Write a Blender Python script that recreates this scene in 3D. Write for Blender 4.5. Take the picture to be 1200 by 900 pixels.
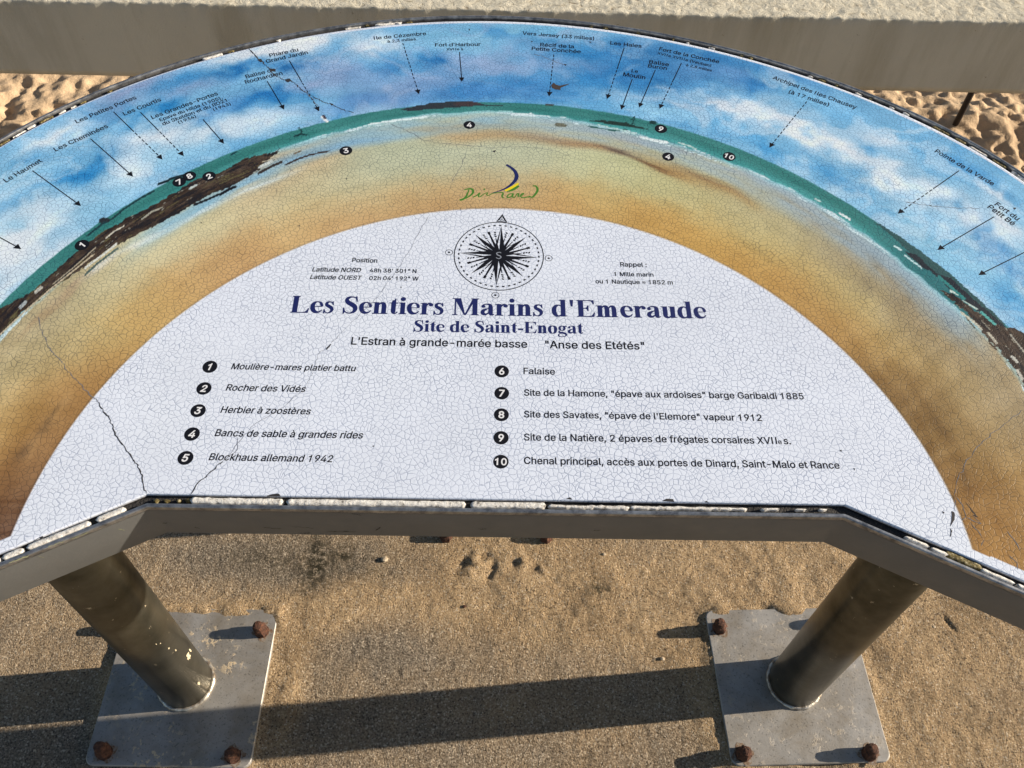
import bpy, bmesh, math, random
import numpy as np
from mathutils import Vector, Matrix
from mathutils.geometry import delaunay_2d_cdt

# ------------------------------------------------------------------ scene, camera, light
scene = bpy.context.scene
for o in list(bpy.data.objects):
    bpy.data.objects.remove(o)
COL = scene.collection
random.seed(7)
RNG = np.random.default_rng(7)

CAM_H, FOC, PITCH, ROLL = 1.68, 1004.37, 0.92308, -0.04387
_fw = np.array([0, math.cos(PITCH), -math.sin(PITCH)])
_r0 = np.array([1.0, 0, 0]); _d0 = np.array([0, -math.sin(PITCH), -math.cos(PITCH)])
_r = math.cos(ROLL) * _r0 + math.sin(ROLL) * _d0
_d = -math.sin(ROLL) * _r0 + math.cos(ROLL) * _d0
cam_data = bpy.data.cameras.new('camera')
cam = bpy.data.objects.new('camera', cam_data)
COL.objects.link(cam)
cam_data.sensor_width = 36.0
cam_data.lens = 36.0 * FOC / 1200.0
cam_data.clip_start = 0.02
cam_data.clip_end = 2000.0
_m = Matrix.Identity(4)
for i in range(3):
    _m[i][0], _m[i][1], _m[i][2] = _r[i], -_d[i], -_fw[i]
_m[2][3] = CAM_H
cam.matrix_world = _m
scene.camera = cam

SUN_ELEV, SUN_AZ = math.radians(19.5), math.atan2(0.991, 0.132)   # azimuth from +Y towards +X
world = bpy.data.worlds.new('World')
scene.world = world
world.use_nodes = True
wn = world.node_tree.nodes; wl = world.node_tree.links
sky = wn.new('ShaderNodeTexSky'); sky.sky_type = 'NISHITA'; sky.sun_disc = False
sky.sun_elevation = SUN_ELEV; sky.sun_rotation = SUN_AZ
wl.new(sky.outputs[0], wn['Background'].inputs[0])
wn['Background'].inputs[1].default_value = 0.06
sun_data = bpy.data.lights.new('sun', 'SUN'); sun_data.energy = 5.0; sun_data.angle = math.radians(0.5)
sun_data.color = (1.0, 0.86, 0.68)
sun = bpy.data.objects.new('sun', sun_data); COL.objects.link(sun)
_sd = Vector((math.sin(SUN_AZ) * math.cos(SUN_ELEV), math.cos(SUN_AZ) * math.cos(SUN_ELEV), math.sin(SUN_ELEV)))
sun.rotation_euler = (-_sd).to_track_quat('-Z', 'Y').to_euler()
sun.location = (4, 1, 3)
scene.view_settings.view_transform = 'Standard'
scene.view_settings.look = 'None'
scene.view_settings.gamma = 1.0
scene.view_settings.exposure = 0.88
scene.view_settings.use_curve_mapping = False

# ------------------------------------------------------------------ the table's plane and helpers
N = np.array([0.0, -0.08, 1.0]); N /= np.linalg.norm(N)     # the table top leans a little towards the reader
ORG = np.array([0.0, 0.0, 0.9])
E2 = np.array([0.0, 1.0, 0.08]); E2 /= np.linalg.norm(E2)


def W(s, t, h=0.0):
    """table coordinates (metres, right / away / above the panel) to the world"""
    s, t, h = np.broadcast_arrays(np.asarray(s, float), np.asarray(t, float), np.asarray(h, float))
    P = ORG + t[..., None] * E2 + h[..., None] * N
    P[..., 0] += s
    return P


def survey(uv, n, c):
    """measured sight lines to points on the plane n.X = c"""
    uv = np.atleast_2d(np.asarray(uv, float))
    d = ((uv[:, 0:1] - 600) / FOC) * _r + ((uv[:, 1:2] - 450) / FOC) * _d + _fw
    t = (c - CAM_H * n[2]) / (d @ n)
    return np.array([0, 0, CAM_H]) + d * t[:, None]


def ST(uv):
    X = survey(uv, N, 0.9 * N[2])
    return np.stack([X[:, 0], (X - ORG) @ E2], 1)


def UV(s, t):
    q = W(s, t) - np.array([0, 0, CAM_H])
    z = q @ _fw
    return 600 + FOC * (q @ _r) / z, 450 + FOC * (q @ _d) / z


def link_mesh(name, me, mat=None, parent=None):
    o = bpy.data.objects.new(name, me)
    COL.objects.link(o)
    if mat is not None:
        me.materials.append(mat)
    if parent is not None:
        o.parent = parent
    return o


def origin_of(o):
    v = np.zeros(3)
    while o is not None:
        v += np.array(o.location); o = o.parent
    return v


def mesh(name, verts, faces, mat=None, parent=None, smooth=False, attr=None):
    """world-space vertices; stored relative to the parent thing"""
    verts = np.asarray(verts, float).reshape(-1, 3)
    if parent is not None:
        verts = verts - origin_of(parent)
    me = bpy.data.meshes.new(name)
    faces_np = None
    if isinstance(faces, np.ndarray) and faces.ndim == 2:
        k = faces.shape[1]; nf = len(faces)
        me.vertices.add(len(verts)); me.vertices.foreach_set('co', verts.astype(np.float32).ravel())
        me.loops.add(nf * k); me.loops.foreach_set('vertex_index', faces.astype(np.int32).ravel())
        me.polygons.add(nf)
        me.polygons.foreach_set('loop_start', np.arange(nf, dtype=np.int32) * k)
        me.update(calc_edges=True)
    else:
        me.from_pydata([tuple(v) for v in verts], [], [tuple(int(i) for i in f) for f in faces])
        me.update()
    if smooth:
        me.polygons.foreach_set('use_smooth', np.ones(len(me.polygons), bool))
    if attr:
        for an, data in attr.items():
            if data.ndim == 2:
                a = me.attributes.new(an, 'FLOAT_COLOR', 'POINT')
                c = np.ones((len(data), 4), np.float32); c[:, :3] = data
                a.data.foreach_set('color', c.ravel())
            else:
                a = me.attributes.new(an, 'FLOAT', 'POINT')
                a.data.foreach_set('value', data.astype(np.float32))
    return link_mesh(name, me, mat, parent)


def thing(name, label, cat, loc=(0, 0, 0), group=None):
    o = bpy.data.objects.new(name, None)
    COL.objects.link(o); o.location = loc
    o.empty_display_size = 0.1
    o['label'] = label; o['category'] = cat
    if group:
        o['group'] = group
    return o


def grid_faces(nr, nc):
    i = np.arange((nr - 1) * (nc - 1)); r, c = i // (nc - 1), i % (nc - 1)
    a = r * nc + c
    return np.stack([a, a + 1, a + nc + 1, a + nc], 1)


# value noise
_T = RNG.random((256, 256))


def vnoise(x, y):
    xi = np.floor(x).astype(int); yi = np.floor(y).astype(int)
    fx = x - xi; fy = y - yi
    fx = fx * fx * (3 - 2 * fx); fy = fy * fy * (3 - 2 * fy)
    g = lambda a, b: _T[a & 255, b & 255]
    return (g(xi, yi) * (1 - fx) + g(xi + 1, yi) * fx) * (1 - fy) + (g(xi, yi + 1) * (1 - fx) + g(xi + 1, yi + 1) * fx) * fy


def fbm(x, y, octv=4, gain=0.5):
    s = 0; a = 1; tot = 0
    for k in range(octv):
        s = s + a * vnoise(x * 2 ** k + 17.3 * k, y * 2 ** k + 5.1 * k); tot += a; a *= gain
    return s / tot * 2 - 1


def lin(c):
    c = np.asarray(c, float) / 255.0
    return np.where(c <= 0.04045, c / 12.92, ((c + 0.055) / 1.055) ** 2.4)


# ------------------------------------------------------------------ materials
class NT:
    def __init__(self, name):
        self.m = bpy.data.materials.new(name); self.m.use_nodes = True
        self.t = self.m.node_tree; self.n = self.t.nodes; self.l = self.t.links
        self.b = self.n['Principled BSDF']
        self.tc = self.n.new('ShaderNodeTexCoord')

    def node(self, kind, **kw):
        x = self.n.new('ShaderNode' + kind)
        for k, v in kw.items():
            if k.startswith('i_'):
                x.inputs[int(k[2:]) if k[2:].isdigit() else k[2:].replace('_', ' ')].default_value = v
            else:
                setattr(x, k, v)
        return x

    def noise(self, scale, detail=4, rough=0.5, vec=None, dist=0.0):
        x = self.node('TexNoise'); x.inputs['Scale'].default_value = scale
        x.inputs['Detail'].default_value = detail; x.inputs['Roughness'].default_value = rough
        x.inputs['Distortion'].default_value = dist
        self.l.new(vec if vec is not None else self.tc.outputs['Object'], x.inputs['Vector'])
        return x.outputs['Fac']

    def ramp(self, fac, stops):
        x = self.node('ValToRGB')
        e = x.color_ramp.elements
        while len(e) < len(stops):
            e.new(0.5)
        for el, (p, c) in zip(e, stops):
            el.position = p
            el.color = (c[0], c[1], c[2], 1) if not np.isscalar(c) else (c, c, c, 1)
        self.l.new(fac, x.inputs['Fac'])
        return x.outputs['Color']

    def mix(self, fac, a, b, blend='MIX'):
        x = self.node('Mix', data_type='RGBA', blend_type=blend)
        for sock, v in ((x.inputs[0], fac), (x.inputs[6], a), (x.inputs[7], b)):
            if hasattr(v, 'links') or isinstance(v, bpy.types.NodeSocket):
                self.l.new(v, sock)
            elif np.isscalar(v):
                sock.default_value = v if sock == x.inputs[0] else (v, v, v, 1)
            else:
                sock.default_value = (v[0], v[1], v[2], 1)
        return x.outputs[2]

    def math(self, op, a, b=None, c=None, clamp=False):
        x = self.node('Math', operation=op); x.use_clamp = clamp
        for k, v in enumerate((a, b, c)):
            if v is None:
                continue
            if isinstance(v, bpy.types.NodeSocket):
                self.l.new(v, x.inputs[k])
            else:
                x.inputs[k].default_value = v
        return x.outputs[0]

    def bump(self, height, dist, strength=1.0, normal=None):
        x = self.node('Bump'); x.inputs['Distance'].default_value = dist; x.inputs['Strength'].default_value = strength
        self.l.new(height, x.inputs['Height'])
        if normal is not None:
            self.l.new(normal, x.inputs['Normal'])
        self.l.new(x.outputs[0], self.b.inputs['Normal'])
        return x.outputs[0]

    def set(self, **kw):
        for k, v in kw.items():
            s = self.b.inputs[k.replace('_', ' ')]
            if isinstance(v, bpy.types.NodeSocket):
                self.l.new(v, s)
            elif np.isscalar(v):
                s.default_value = v
            else:
                s.default_value = (v[0], v[1], v[2], 1)
        return self


def flat(name, col, rough=0.5, metal=0.0):
    k = NT(name); k.set(Base_Color=col, Roughness=rough, Metallic=metal)
    return k.m


# crazed enamel panel: colour from the painted attribute, craquelure and glaze from nodes
K = NT('crazed_enamel')
at = K.node('Attribute'); at.attribute_name = 'paint'
warp = K.node('TexNoise'); warp.inputs['Scale'].default_value = 60; warp.inputs['Detail'].default_value = 3
K.l.new(K.tc.outputs['Object'], warp.inputs['Vector'])
wv = K.node('VectorMath', operation='SCALE'); K.l.new(warp.outputs['Color'], wv.inputs[0]); wv.inputs['Scale'].default_value = 0.011
wa = K.node('VectorMath', operation='ADD'); K.l.new(K.tc.outputs['Object'], wa.inputs[0]); K.l.new(wv.outputs[0], wa.inputs[1])
def vor(scale, rnd=1.0):
    x = K.node('TexVoronoi', feature='DISTANCE_TO_EDGE', voronoi_dimensions='2D')
    x.inputs['Scale'].default_value = scale; x.inputs['Randomness'].default_value = rnd
    K.l.new(wa.outputs[0], x.inputs['Vector'])
    return x.outputs['Distance']
v1 = vor(180); v2 = vor(58)
# breaks: some crack edges fade out
brk = K.noise(120, 2)
c1 = K.math('MULTIPLY', K.ramp(v1, [(0.0, 1.0), (0.05, 0.85), (0.10, 0.0)]), K.ramp(brk, [(0.33, 0.55), (0.6, 1.0)]))
c2 = K.math('MULTIPLY', K.ramp(v2, [(0.0, 1.0), (0.032, 0.0)]), K.ramp(K.noise(35, 2), [(0.4, 0.1), (0.62, 1.0)]))
uneven = K.ramp(K.noise(7, 4, 0.6), [(0.32, 0.62), (0.6, 1.0)])
cr = K.math('MULTIPLY', K.math('MAXIMUM', K.math('MULTIPLY', c1, 0.78), K.math('MULTIPLY', c2, 0.62)), uneven)
dirt = K.ramp(K.noise(9, 5, 0.6), [(0.3, (0.93, 0.93, 0.93)), (0.7, (1, 1, 1))])
base = K.mix(1.0, at.outputs['Color'], dirt, 'MULTIPLY')
grain = K.ramp(K.noise(900, 2), [(0.3, (0.93, 0.93, 0.93)), (0.7, (1.04, 1.04, 1.04))])
base = K.mix(1.0, base, grain, 'MULTIPLY')
dark = K.mix(1.0, base, (0.36, 0.40, 0.50), 'MULTIPLY')
K.set(Base_Color=K.mix(cr, base, dark), Roughness=K.math('MULTIPLY_ADD', K.noise(30, 4), 0.2, 0.33), Specular_IOR_Level=0.35)
K.bump(K.math('SUBTRACT', 1.0, cr), 0.0003, 0.5)
M_PANEL = K.m

M_INK = flat('black_print', (0.006, 0.007, 0.012), 0.6)
M_INK.node_tree.nodes['Principled BSDF'].inputs['Specular IOR Level'].default_value = 0.15
M_NAVY = flat('navy_print', tuple(lin((22, 34, 100)) * 0.8), 0.5)
M_WHITEINK = flat('white_print', (0.72, 0.74, 0.78), 0.5)
M_GREENINK = flat('green_print', tuple(lin((70, 135, 40)) * 0.8), 0.5)
M_YELLOWINK = flat('yellow_print', tuple(lin((235, 215, 20)) * 0.9), 0.5)
M_CRACK = flat('open_crack', (0.035, 0.035, 0.04), 0.9)
M_CHIP = flat('bare_chip', (0.02, 0.02, 0.025), 0.8)
M_BIRD = flat('brown_print', (0.05, 0.035, 0.028), 0.6)

K = NT('fascia_metal')
sc_ = K.noise(260, 3, vec=None)
K.set(Base_Color=K.ramp(K.noise(12, 6, 0.65), [(0.3, (0.150, 0.157, 0.160)), (0.7, (0.185, 0.191, 0.193))]), Metallic=0.35,
      Roughness=K.math('MULTIPLY_ADD', K.noise(40, 4), 0.2, 0.42))
K.bump(sc_, 0.0004, 0.35)
M_FASCIA = K.m
K = NT('rim_metal')
K.set(Base_Color=K.ramp(K.noise(90, 5, 0.7), [(0.35, (0.16, 0.165, 0.18)), (0.65, (0.5, 0.5, 0.5))]), Metallic=0.85,
      Roughness=K.math('MULTIPLY_ADD', K.noise(120, 4), 0.25, 0.25))
K.bump(K.noise(400, 3), 0.0003, 0.4)
M_RIM = K.m
K = NT('groove_dirt')
K.set(Base_Color=K.ramp(K.noise(300, 5, 0.7), [(0.4, (0.012, 0.012, 0.015)), (0.62, (0.03, 0.028, 0.026)), (0.72, (0.16, 0.13, 0.09))]), Roughness=0.85)
K.bump(K.noise(500, 4), 0.002, 1.0)
M_GROOVE = K.m
K = NT('old_sealant')
K.set(Base_Color=K.ramp(K.noise(220, 6, 0.7), [(0.33, (0.08, 0.07, 0.06)), (0.42, (0.55, 0.53, 0.49)), (0.6, (0.80, 0.79, 0.75))]), Roughness=0.7)
K.bump(K.noise(350, 5, 0.7), 0.0015, 0.8)
M_SEAL = K.m
K = NT('old_sealant_mossy')
K.set(Base_Color=K.ramp(K.noise(300, 6, 0.7), [(0.35, (0.02, 0.02, 0.015)), (0.5, (0.16, 0.12, 0.03)), (0.65, (0.42, 0.38, 0.25))]), Roughness=0.9)
K.bump(K.noise(350, 5, 0.7), 0.002, 1.0)
M_MOSS = K.m

# stainless posts: brushed, dirty, with worn spots
K = NT('dull_stainless')
mp = K.node('Mapping'); mp.inputs['Scale'].default_value = (60, 60, 900); K.l.new(K.tc.outputs['Object'], mp.inputs['Vector'])
brush = K.noise(1.0, 3, 0.6, mp.outputs[0])
spots = K.ramp(K.noise(60, 5, 0.7), [(0.67, 0.0), (0.70, 0.8)])
bc = K.ramp(K.noise(14, 5, 0.6), [(0.3, (0.07, 0.066, 0.048)), (0.7, (0.17, 0.162, 0.128))])
K.set(Base_Color=K.mix(spots, bc, (0.62, 0.52, 0.36)), Metallic=K.math('MULTIPLY_ADD', spots, -0.7, 0.85),
      Roughness=K.math('MULTIPLY_ADD', brush, 0.22, 0.24))
K.bump(brush, 0.0002, 0.3)
M_POST = K.m
K = NT('galvanised_plate')
w1 = K.noise(16, 6, 0.65); fine = K.noise(260, 4, 0.6)
rustm = K.ramp(K.noise(9, 6, 0.7, dist=0.6), [(0.42, 0.0), (0.68, 0.65)])
gb = K.ramp(w1, [(0.3, (0.25, 0.245, 0.235)), (0.7, (0.37, 0.36, 0.345))])
gb = K.mix(rustm, gb, (0.20, 0.165, 0.115))
spk = K.ramp(fine, [(0.33, 0.55), (0.42, 1.0)])
gb = K.mix(1.0, gb, spk, 'MULTIPLY')
sandm = K.ramp(K.noise(60, 6, 0.7), [(0.58, 0.0), (0.61, 1.0)])
big = K.ramp(K.noise(6, 3), [(0.46, 0.0), (0.58, 1.0)])
px_ = K.node('SeparateXYZ'); K.l.new(K.tc.outputs['Object'], px_.inputs[0])
side_ = K.math('LESS_THAN', px_.outputs['X'], 0.0)
sm = K.math('MULTIPLY', K.math('MULTIPLY', sandm, big), K.math('MULTIPLY_ADD', side_, 0.75, 0.2))
gb = K.mix(sm, gb, (0.55, 0.44, 0.29))
K.set(Base_Color=gb, Metallic=K.math('MULTIPLY_ADD', sm, -0.3, 0.3), Roughness=0.5)
K.bump(K.math('ADD', K.math('MULTIPLY', fine, 0.4), sm), 0.0012, 0.6)
M_PLATE = K.m
K = NT('weld_steel')
K.set(Base_Color=K.ramp(K.noise(70, 4), [(0.35, (0.25, 0.2, 0.15)), (0.6, (0.62, 0.58, 0.5))]), Metallic=0.7, Roughness=0.35)
K.bump(K.noise(150, 3), 0.002, 0.8)
M_WELD = K.m
K = NT('rust')
K.set(Base_Color=K.ramp(K.noise(160, 5, 0.7), [(0.35, (0.03, 0.013, 0.008)), (0.55, (0.09, 0.036, 0.02)), (0.72, (0.20, 0.085, 0.045))]), Roughness=0.85, Metallic=0.1)
K.bump(K.noise(260, 5, 0.7), 0.003, 0.9)
M_RUST = K.m

# sandy concrete of the promenade
K = NT('sandy_concrete')
big = K.noise(3.1, 5, 0.55, dist=0.4); mid = K.noise(16, 5, 0.6)
att = K.node('Attribute'); att.attribute_name = 'sandy'
mask = K.math('ADD', K.math('MULTIPLY', K.math('SUBTRACT', big, 0.5), 1.3), att.outputs['Fac'], clamp=True)
mask = K.math('ADD', mask, K.math('MULTIPLY', K.math('SUBTRACT', mid, 0.5), 0.9), clamp=True)
g1 = K.noise(230, 4, 0.8); g2 = K.node('TexVoronoi', feature='F1'); g2.inputs['Scale'].default_value = 420
K.l.new(K.tc.outputs['Object'], g2.inputs['Vector'])
gcol = K.ramp(g1, [(0.34, (0.055, 0.045, 0.034)), (0.46, (0.19, 0.158, 0.122)), (0.57, (0.30, 0.255, 0.20)), (0.68, (0.60, 0.53, 0.43))])
scol = K.ramp(g1, [(0.32, (0.22, 0.15, 0.085)), (0.46, (0.38, 0.275, 0.165)), (0.58, (0.50, 0.375, 0.235)), (0.72, (0.78, 0.64, 0.45))])
scol = K.mix(1.0, scol, K.ramp(K.noise(9, 5, 0.6, dist=0.5), [(0.35, (0.80, 0.79, 0.78)), (0.62, (1.06, 1.06, 1.06))]), 'MULTIPLY')
col = K.mix(mask, gcol, scol)
peb = K.node('Separate' + 'Color') if False else None
cellc = K.node('SeparateColor'); K.l.new(g2.outputs['Color'], cellc.inputs[0])
col = K.mix(K.ramp(cellc.outputs[0], [(0.92, 0.0), (0.96, 0.6)]), col, (0.72, 0.64, 0.52))
col = K.mix(K.ramp(cellc.outputs[1], [(0.91, 0.0), (0.95, 0.75)]), col, (0.06, 0.045, 0.035))
moss = K.node('Attribute'); moss.attribute_name = 'stain'
mfac = K.math('MULTIPLY', moss.outputs['Fac'], K.ramp(K.noise(70, 5, 0.7), [(0.40, 0.1), (0.55, 1.0)]))
col = K.mix(mfac, col, (0.04, 0.036, 0.024))
K.set(Base_Color=col, Roughness=0.95, Specular_IOR_Level=0.15)
col = K.mix(1.0, col, (1.12, 1.10, 1.07), 'MULTIPLY'); K.set(Base_Color=col)
hh = K.math('ADD', K.math('ADD', K.math('MULTIPLY', g1, 1.0), K.math('MULTIPLY', g2.outputs['Distance'], -0.5)), K.math('MULTIPLY', K.noise(95, 3, 0.6), 0.8))
n1 = K.bump(hh, 0.008, 1.0)
M_GROUND = K.m
K = NT('beach_sand')
s1 = K.noise(420, 3, 0.7)
K.set(Base_Color=K.mix(0.35, K.ramp(K.noise(5, 5), [(0.3, (0.45, 0.33, 0.215)), (0.7, (0.56, 0.42, 0.28))]),
                       K.ramp(s1, [(0.3, (0.26, 0.19, 0.12)), (0.7, (0.72, 0.56, 0.38))])), Roughness=0.95, Specular_IOR_Level=0.1)
K.bump(K.math('ADD', K.math('MULTIPLY', s1, 0.25), K.noise(60, 4, 0.6)), 0.006, 0.8)
M_SAND = K.m
K = NT('painted_concrete_face')
pits = K.ramp(K.noise(55, 3, 0.8), [(0.27, 0.0), (0.30, 1.0)])
fc = K.ramp(K.noise(2.2, 6, 0.6), [(0.3, (0.40, 0.385, 0.325)), (0.5, (0.47, 0.455, 0.385)), (0.7, (0.50, 0.485, 0.41))])
geo = K.node('NewGeometry'); sepn = K.node('SeparateXYZ'); K.l.new(geo.outputs['True Normal'], sepn.inputs[0])
upm = K.ramp(sepn.outputs['Z'], [(0.35, 0.0), (0.7, 1.0)])
tc_ = K.ramp(K.noise(38, 7, 0.75, dist=0.8), [(0.33, (0.20, 0.16, 0.11)), (0.42, (0.52, 0.48, 0.38)), (0.56, (0.62, 0.59, 0.49)), (0.66, (0.42, 0.38, 0.29))])
mpd = K.node('Mapping'); mpd.inputs['Scale'].default_value = (9, 9, 1.2); K.l.new(K.tc.outputs['Object'], mpd.inputs['Vector'])
fc = K.mix(1.0, fc, K.ramp(K.noise(1.0, 6, 0.65, mpd.outputs[0]), [(0.34, (0.82, 0.80, 0.76)), (0.55, (1, 1, 1))]), 'MULTIPLY')
fc = K.mix(upm, fc, tc_)
fc = K.mix(1.0, fc, K.ramp(pits, [(0.0, (0.55, 0.5, 0.45)), (1.0, (1, 1, 1))]), 'MULTIPLY')
K.set(Base_Color=fc, Roughness=0.9, Specular_IOR_Level=0.2)
hh = K.math('ADD', K.math('MULTIPLY', K.noise(38, 7, 0.75, dist=0.8), K.math('MULTIPLY_ADD', upm, 2.2, 0.15)), K.math('MULTIPLY', K.noise(160, 4, 0.6), 0.3))
K.bump(hh, 0.006, 0.8)
M_BEAM = K.m
M_DARKMETAL = flat('dark_steel', (0.03, 0.022, 0.018), 0.6, 0.4)
K = NT('pebble_stone')
K.set(Base_Color=K.ramp(K.noise(90, 4), [(0.35, (0.35, 0.27, 0.18)), (0.65, (0.62, 0.52, 0.38))]), Roughness=0.8)
M_PEBBLE = K.m

# ------------------------------------------------------------------ promenade, beach
def smooth01(a, b, x):
    t = np.clip((x - a) / (b - a), 0, 1)
    return t * t * (3 - 2 * t)


def blob(x, y, cx, cy, rx, ry=None, ang=0.0):
    ry = ry or rx
    c, s = math.cos(ang), math.sin(ang)
    dx, dy = x - cx, y - cy
    return np.exp(-(((dx * c + dy * s) / rx) ** 2 + ((-dx * s + dy * c) / ry) ** 2))


def axis(lo, hi, step, far):
    core = np.arange(lo, hi + step / 2, step)
    g = step * 1.5 ** np.arange(1, 40)
    e = np.cumsum(g); e = e[e < far]
    return np.concatenate([(lo - e)[::-1], core, hi + e])


# pavement slab, sandy; ends behind the table where the beach begins
xs = axis(-1.15, 1.15, 0.0045, 300)
ys = np.concatenate([-(np.cumsum(0.0045 * 1.5 ** np.arange(1, 30)) - 0.26)[::-1], np.arange(0.26, 1.16, 0.0045), np.linspace(1.17, 1.85, 30)])
ys = np.unique(ys[(ys > -300)])
X, Y = np.meshgrid(xs, ys)
near = smooth01(1.3, 1.1, np.abs(X)) * smooth01(0.1, 0.3, Y)
Z = near * (0.0032 * fbm(X * 9, Y * 9, 4) + 0.0012 * fbm(X * 70, Y * 70, 3) + 0.0011 * fbm(X * 190, Y * 190, 2))
dents = [(-0.085, .800, .016, -.013), (-0.060, .790, .012, .009), (-0.045, .805, .013, -.012), (-0.025, .790, .014, -.008), (-0.070, .765, .012, .006),
         (.02, .79, .013, -.008), (.04, .80, .012, .007), (.06, .785, .011, -.007), (-.03, .765, .016, -.007), (.085, .775, .012, .006), (.0, .77, .012, .006)]
for cx, cy, r, h in dents:
    Z += .6 * h * blob(X, Y, cx, cy, r * 1.1, r * .6, cx * 60) * (1 + .8 * fbm(X * 120, Y * 120, 2))
plates = ((.57483, .56487, .06846), (-.59735, .51198, .02493))
sandy = 0.52 + 0.35 * fbm(X * 5 + 2, Y * 7, 4)
for cx, cy, rx, ry, a in ((0.0, .74, .22, .14, .85), (.25, .68, .22, .10, .45), (.55, .75, .3, .12, .8), (.95, .6, .35, .3, .5), (.42, .50, .05, .16, .7), (.82, .62, .15, .25, .45),
                          (-.30, .70, .10, .05, .6), (-.60, .63, .25, .03, .8), (-.41, .50, .04, .14, .9), (-.43, .66, .12, .03, .9), (.2, .55, .2, .05, .1),
                          (-.45, .77, .25, .05, -.95), (-.25, .62, .12, .06, -.45), (-.10, .60, .12, .07, -.4), (.15, .58, .15, .05, -.3), (-.8, .62, .2, .1, -.25),
                          (-.85, .40, .2, .1, -.5), (0, .40, .4, .06, -.3), (1.0, .45, .05, .05, -.1)):
    sandy += a * blob(X, Y, cx, cy, rx, ry)
Z += near * smooth01(.2, .6, X) * (.0016 * fbm(X * 26 + Y * 22, Y * 34 - X * 30, 3))
Z += near * 0.0035 * np.clip(sandy - .6, 0, 1) * (1 + fbm(X * 30, Y * 30, 3))
for cx, cy, an in plates:
    lx = (X - cx) * math.cos(an) + (Y - cy) * math.sin(an); ly = -(X - cx) * math.sin(an) + (Y - cy) * math.cos(an)
    dq = np.maximum(np.abs(lx), np.abs(ly)) - .150
    drift = np.exp(-((dq + .002) / .016) ** 2) * np.clip(.45 + 1.1 * fbm(X * 14 + cx, Y * 14, 3), 0, 1) * np.where(ly > .12, 1.25, .7)
    Z += .0105 * drift; sandy = sandy + .6 * drift
stain = 0.7 * blob(X, Y, -.395, .80, .02, .06, .2) + .5 * blob(X, Y, -.37, .77, .13, .06) + .5 * blob(X, Y, -.405, .73, .02, .03) + .9 * blob(X, Y, .205, .742, .022, .012) + .6 * blob(X, Y, .19, .765, .012, .02) \
    + .5 * blob(X, Y, -.52, .78, .08, .03) + .7 * blob(X, Y, -.34, .80, .02, .02) + .45 * blob(X, Y, -.74, .60, .05, .02) + .5 * blob(X, Y, .405, .655, .01, .03)
for cx, cy in ((.92, .70), (.925, .69), (.915, .71), (.72, .88), (.30, .60), (.1, .73)):
    Z -= .0035 * blob(X, Y, cx, cy, .004, .009, .5)
stain = stain + .35 * np.clip(fbm(X * 11 + 3, Y * 11, 3) - .25, 0, 1) * 2
P = np.stack([X, Y, Z], -1).reshape(-1, 3)
pavement = mesh('pavement', P, grid_faces(*X.shape), M_GROUND, smooth=True,
                attr={'sandy': np.clip(sandy, 0, 1.3).ravel(), 'stain': np.clip(stain, 0, 1).ravel()})
pavement['kind'] = 'structure'

# trodden dry beach sand beyond, a little lower, to the horizon
xs = axis(-2.3, 2.3, 0.009, 500); ys = axis(2.15, 3.5, 0.009, 600); ys = ys[ys > 1.55]
X, Y = np.meshgrid(xs, ys)
near = smooth01(6, 3, np.abs(X)) * smooth01(9, 5, Y)
Z = 0.012 - 0.262 * smooth01(1.6, 2.35, Y) + 0.03 * near * fbm(X * 1.7 + 9, Y * 1.7, 3)
lum = 0.014 * fbm(X * 8.5 + 1, Y * 9 + 4, 2) + 0.0135 * fbm(X * 22 + 1, Y * 22 + 4, 3) + 0.009 * (1 - np.abs(fbm(X * 17 + 7, Y * 19, 2)) * 2.2)
r2 = random.Random(5)
for k in range(700):
    cx, cy = r2.uniform(-2.3, 2.3), r2.uniform(2.2, 3.4); a = r2.uniform(0, 3.14); s_ = r2.uniform(.35, .85)
    m = (np.abs(X[0] - cx) < .25); n_ = (np.abs(Y[:, 0] - cy) < .25)
    sub = np.ix_(n_, m)
    lum[sub] += -.024 * s_ * blob(X[sub], Y[sub], cx, cy, .045 * s_, .026 * s_, a) + .012 * s_ * blob(X[sub], Y[sub], cx + .05 * s_ * math.cos(a + .8), cy + .05 * s_ * math.sin(a + .8), .035 * s_, .02 * s_, a + 1)
Z += near * lum
Z += 0.05 * blob(X, Y, 1.78, 2.78, .25, .10) * 1.0
P = np.stack([X, Y, Z], -1).reshape(-1, 3)
sand = mesh('beach_sand', P, grid_faces(*X.shape), M_SAND, smooth=True); sand['kind'] = 'structure'

# ------------------------------------------------------------------ concrete beam on steel stakes
beam = thing('concrete_beam', 'long pale concrete beam with a peeling top, raised over the sand behind the table', 'beam', (0, 2.43, 0))
bx = np.arange(-2.6, 2.6, 0.006)
prof = []   # (depth, height) round the section, from bottom front up and over
zb, zt, dep = 0.073, 0.318, 0.26
for h in np.linspace(0, 1, 14)[:-1]:
    prof.append((0, zb + (zt - .006 - zb) * h))
for a in (0.0, .5, 1.0):
    prof.append((.006 * (1 - math.cos(a * math.pi / 2)), zt - .006 + .006 * math.sin(a * math.pi / 2)))
for d_ in np.arange(.012, .10, .006):
    prof.append((d_, zt))
prof += [(.2, zt), (dep - .01, zt), (dep, zt - .01), (dep, zb), (dep * .5, zb), (0.0005, zb)]
prof = np.array(prof)
A, Bx = np.meshgrid(np.arange(len(prof)), bx, indexing='ij')
D = prof[A, 0]; Hh = prof[A, 1] - .0075 * (Bx + 1.5) / 3.0
edge = np.exp(-((D - .004) / .02) ** 2) * (Hh > zt - .03)
chip = fbm(Bx * 30, D * 30 + 2, 4) * .0035 + fbm(Bx * 90, D * 90, 2) * .0018
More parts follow.
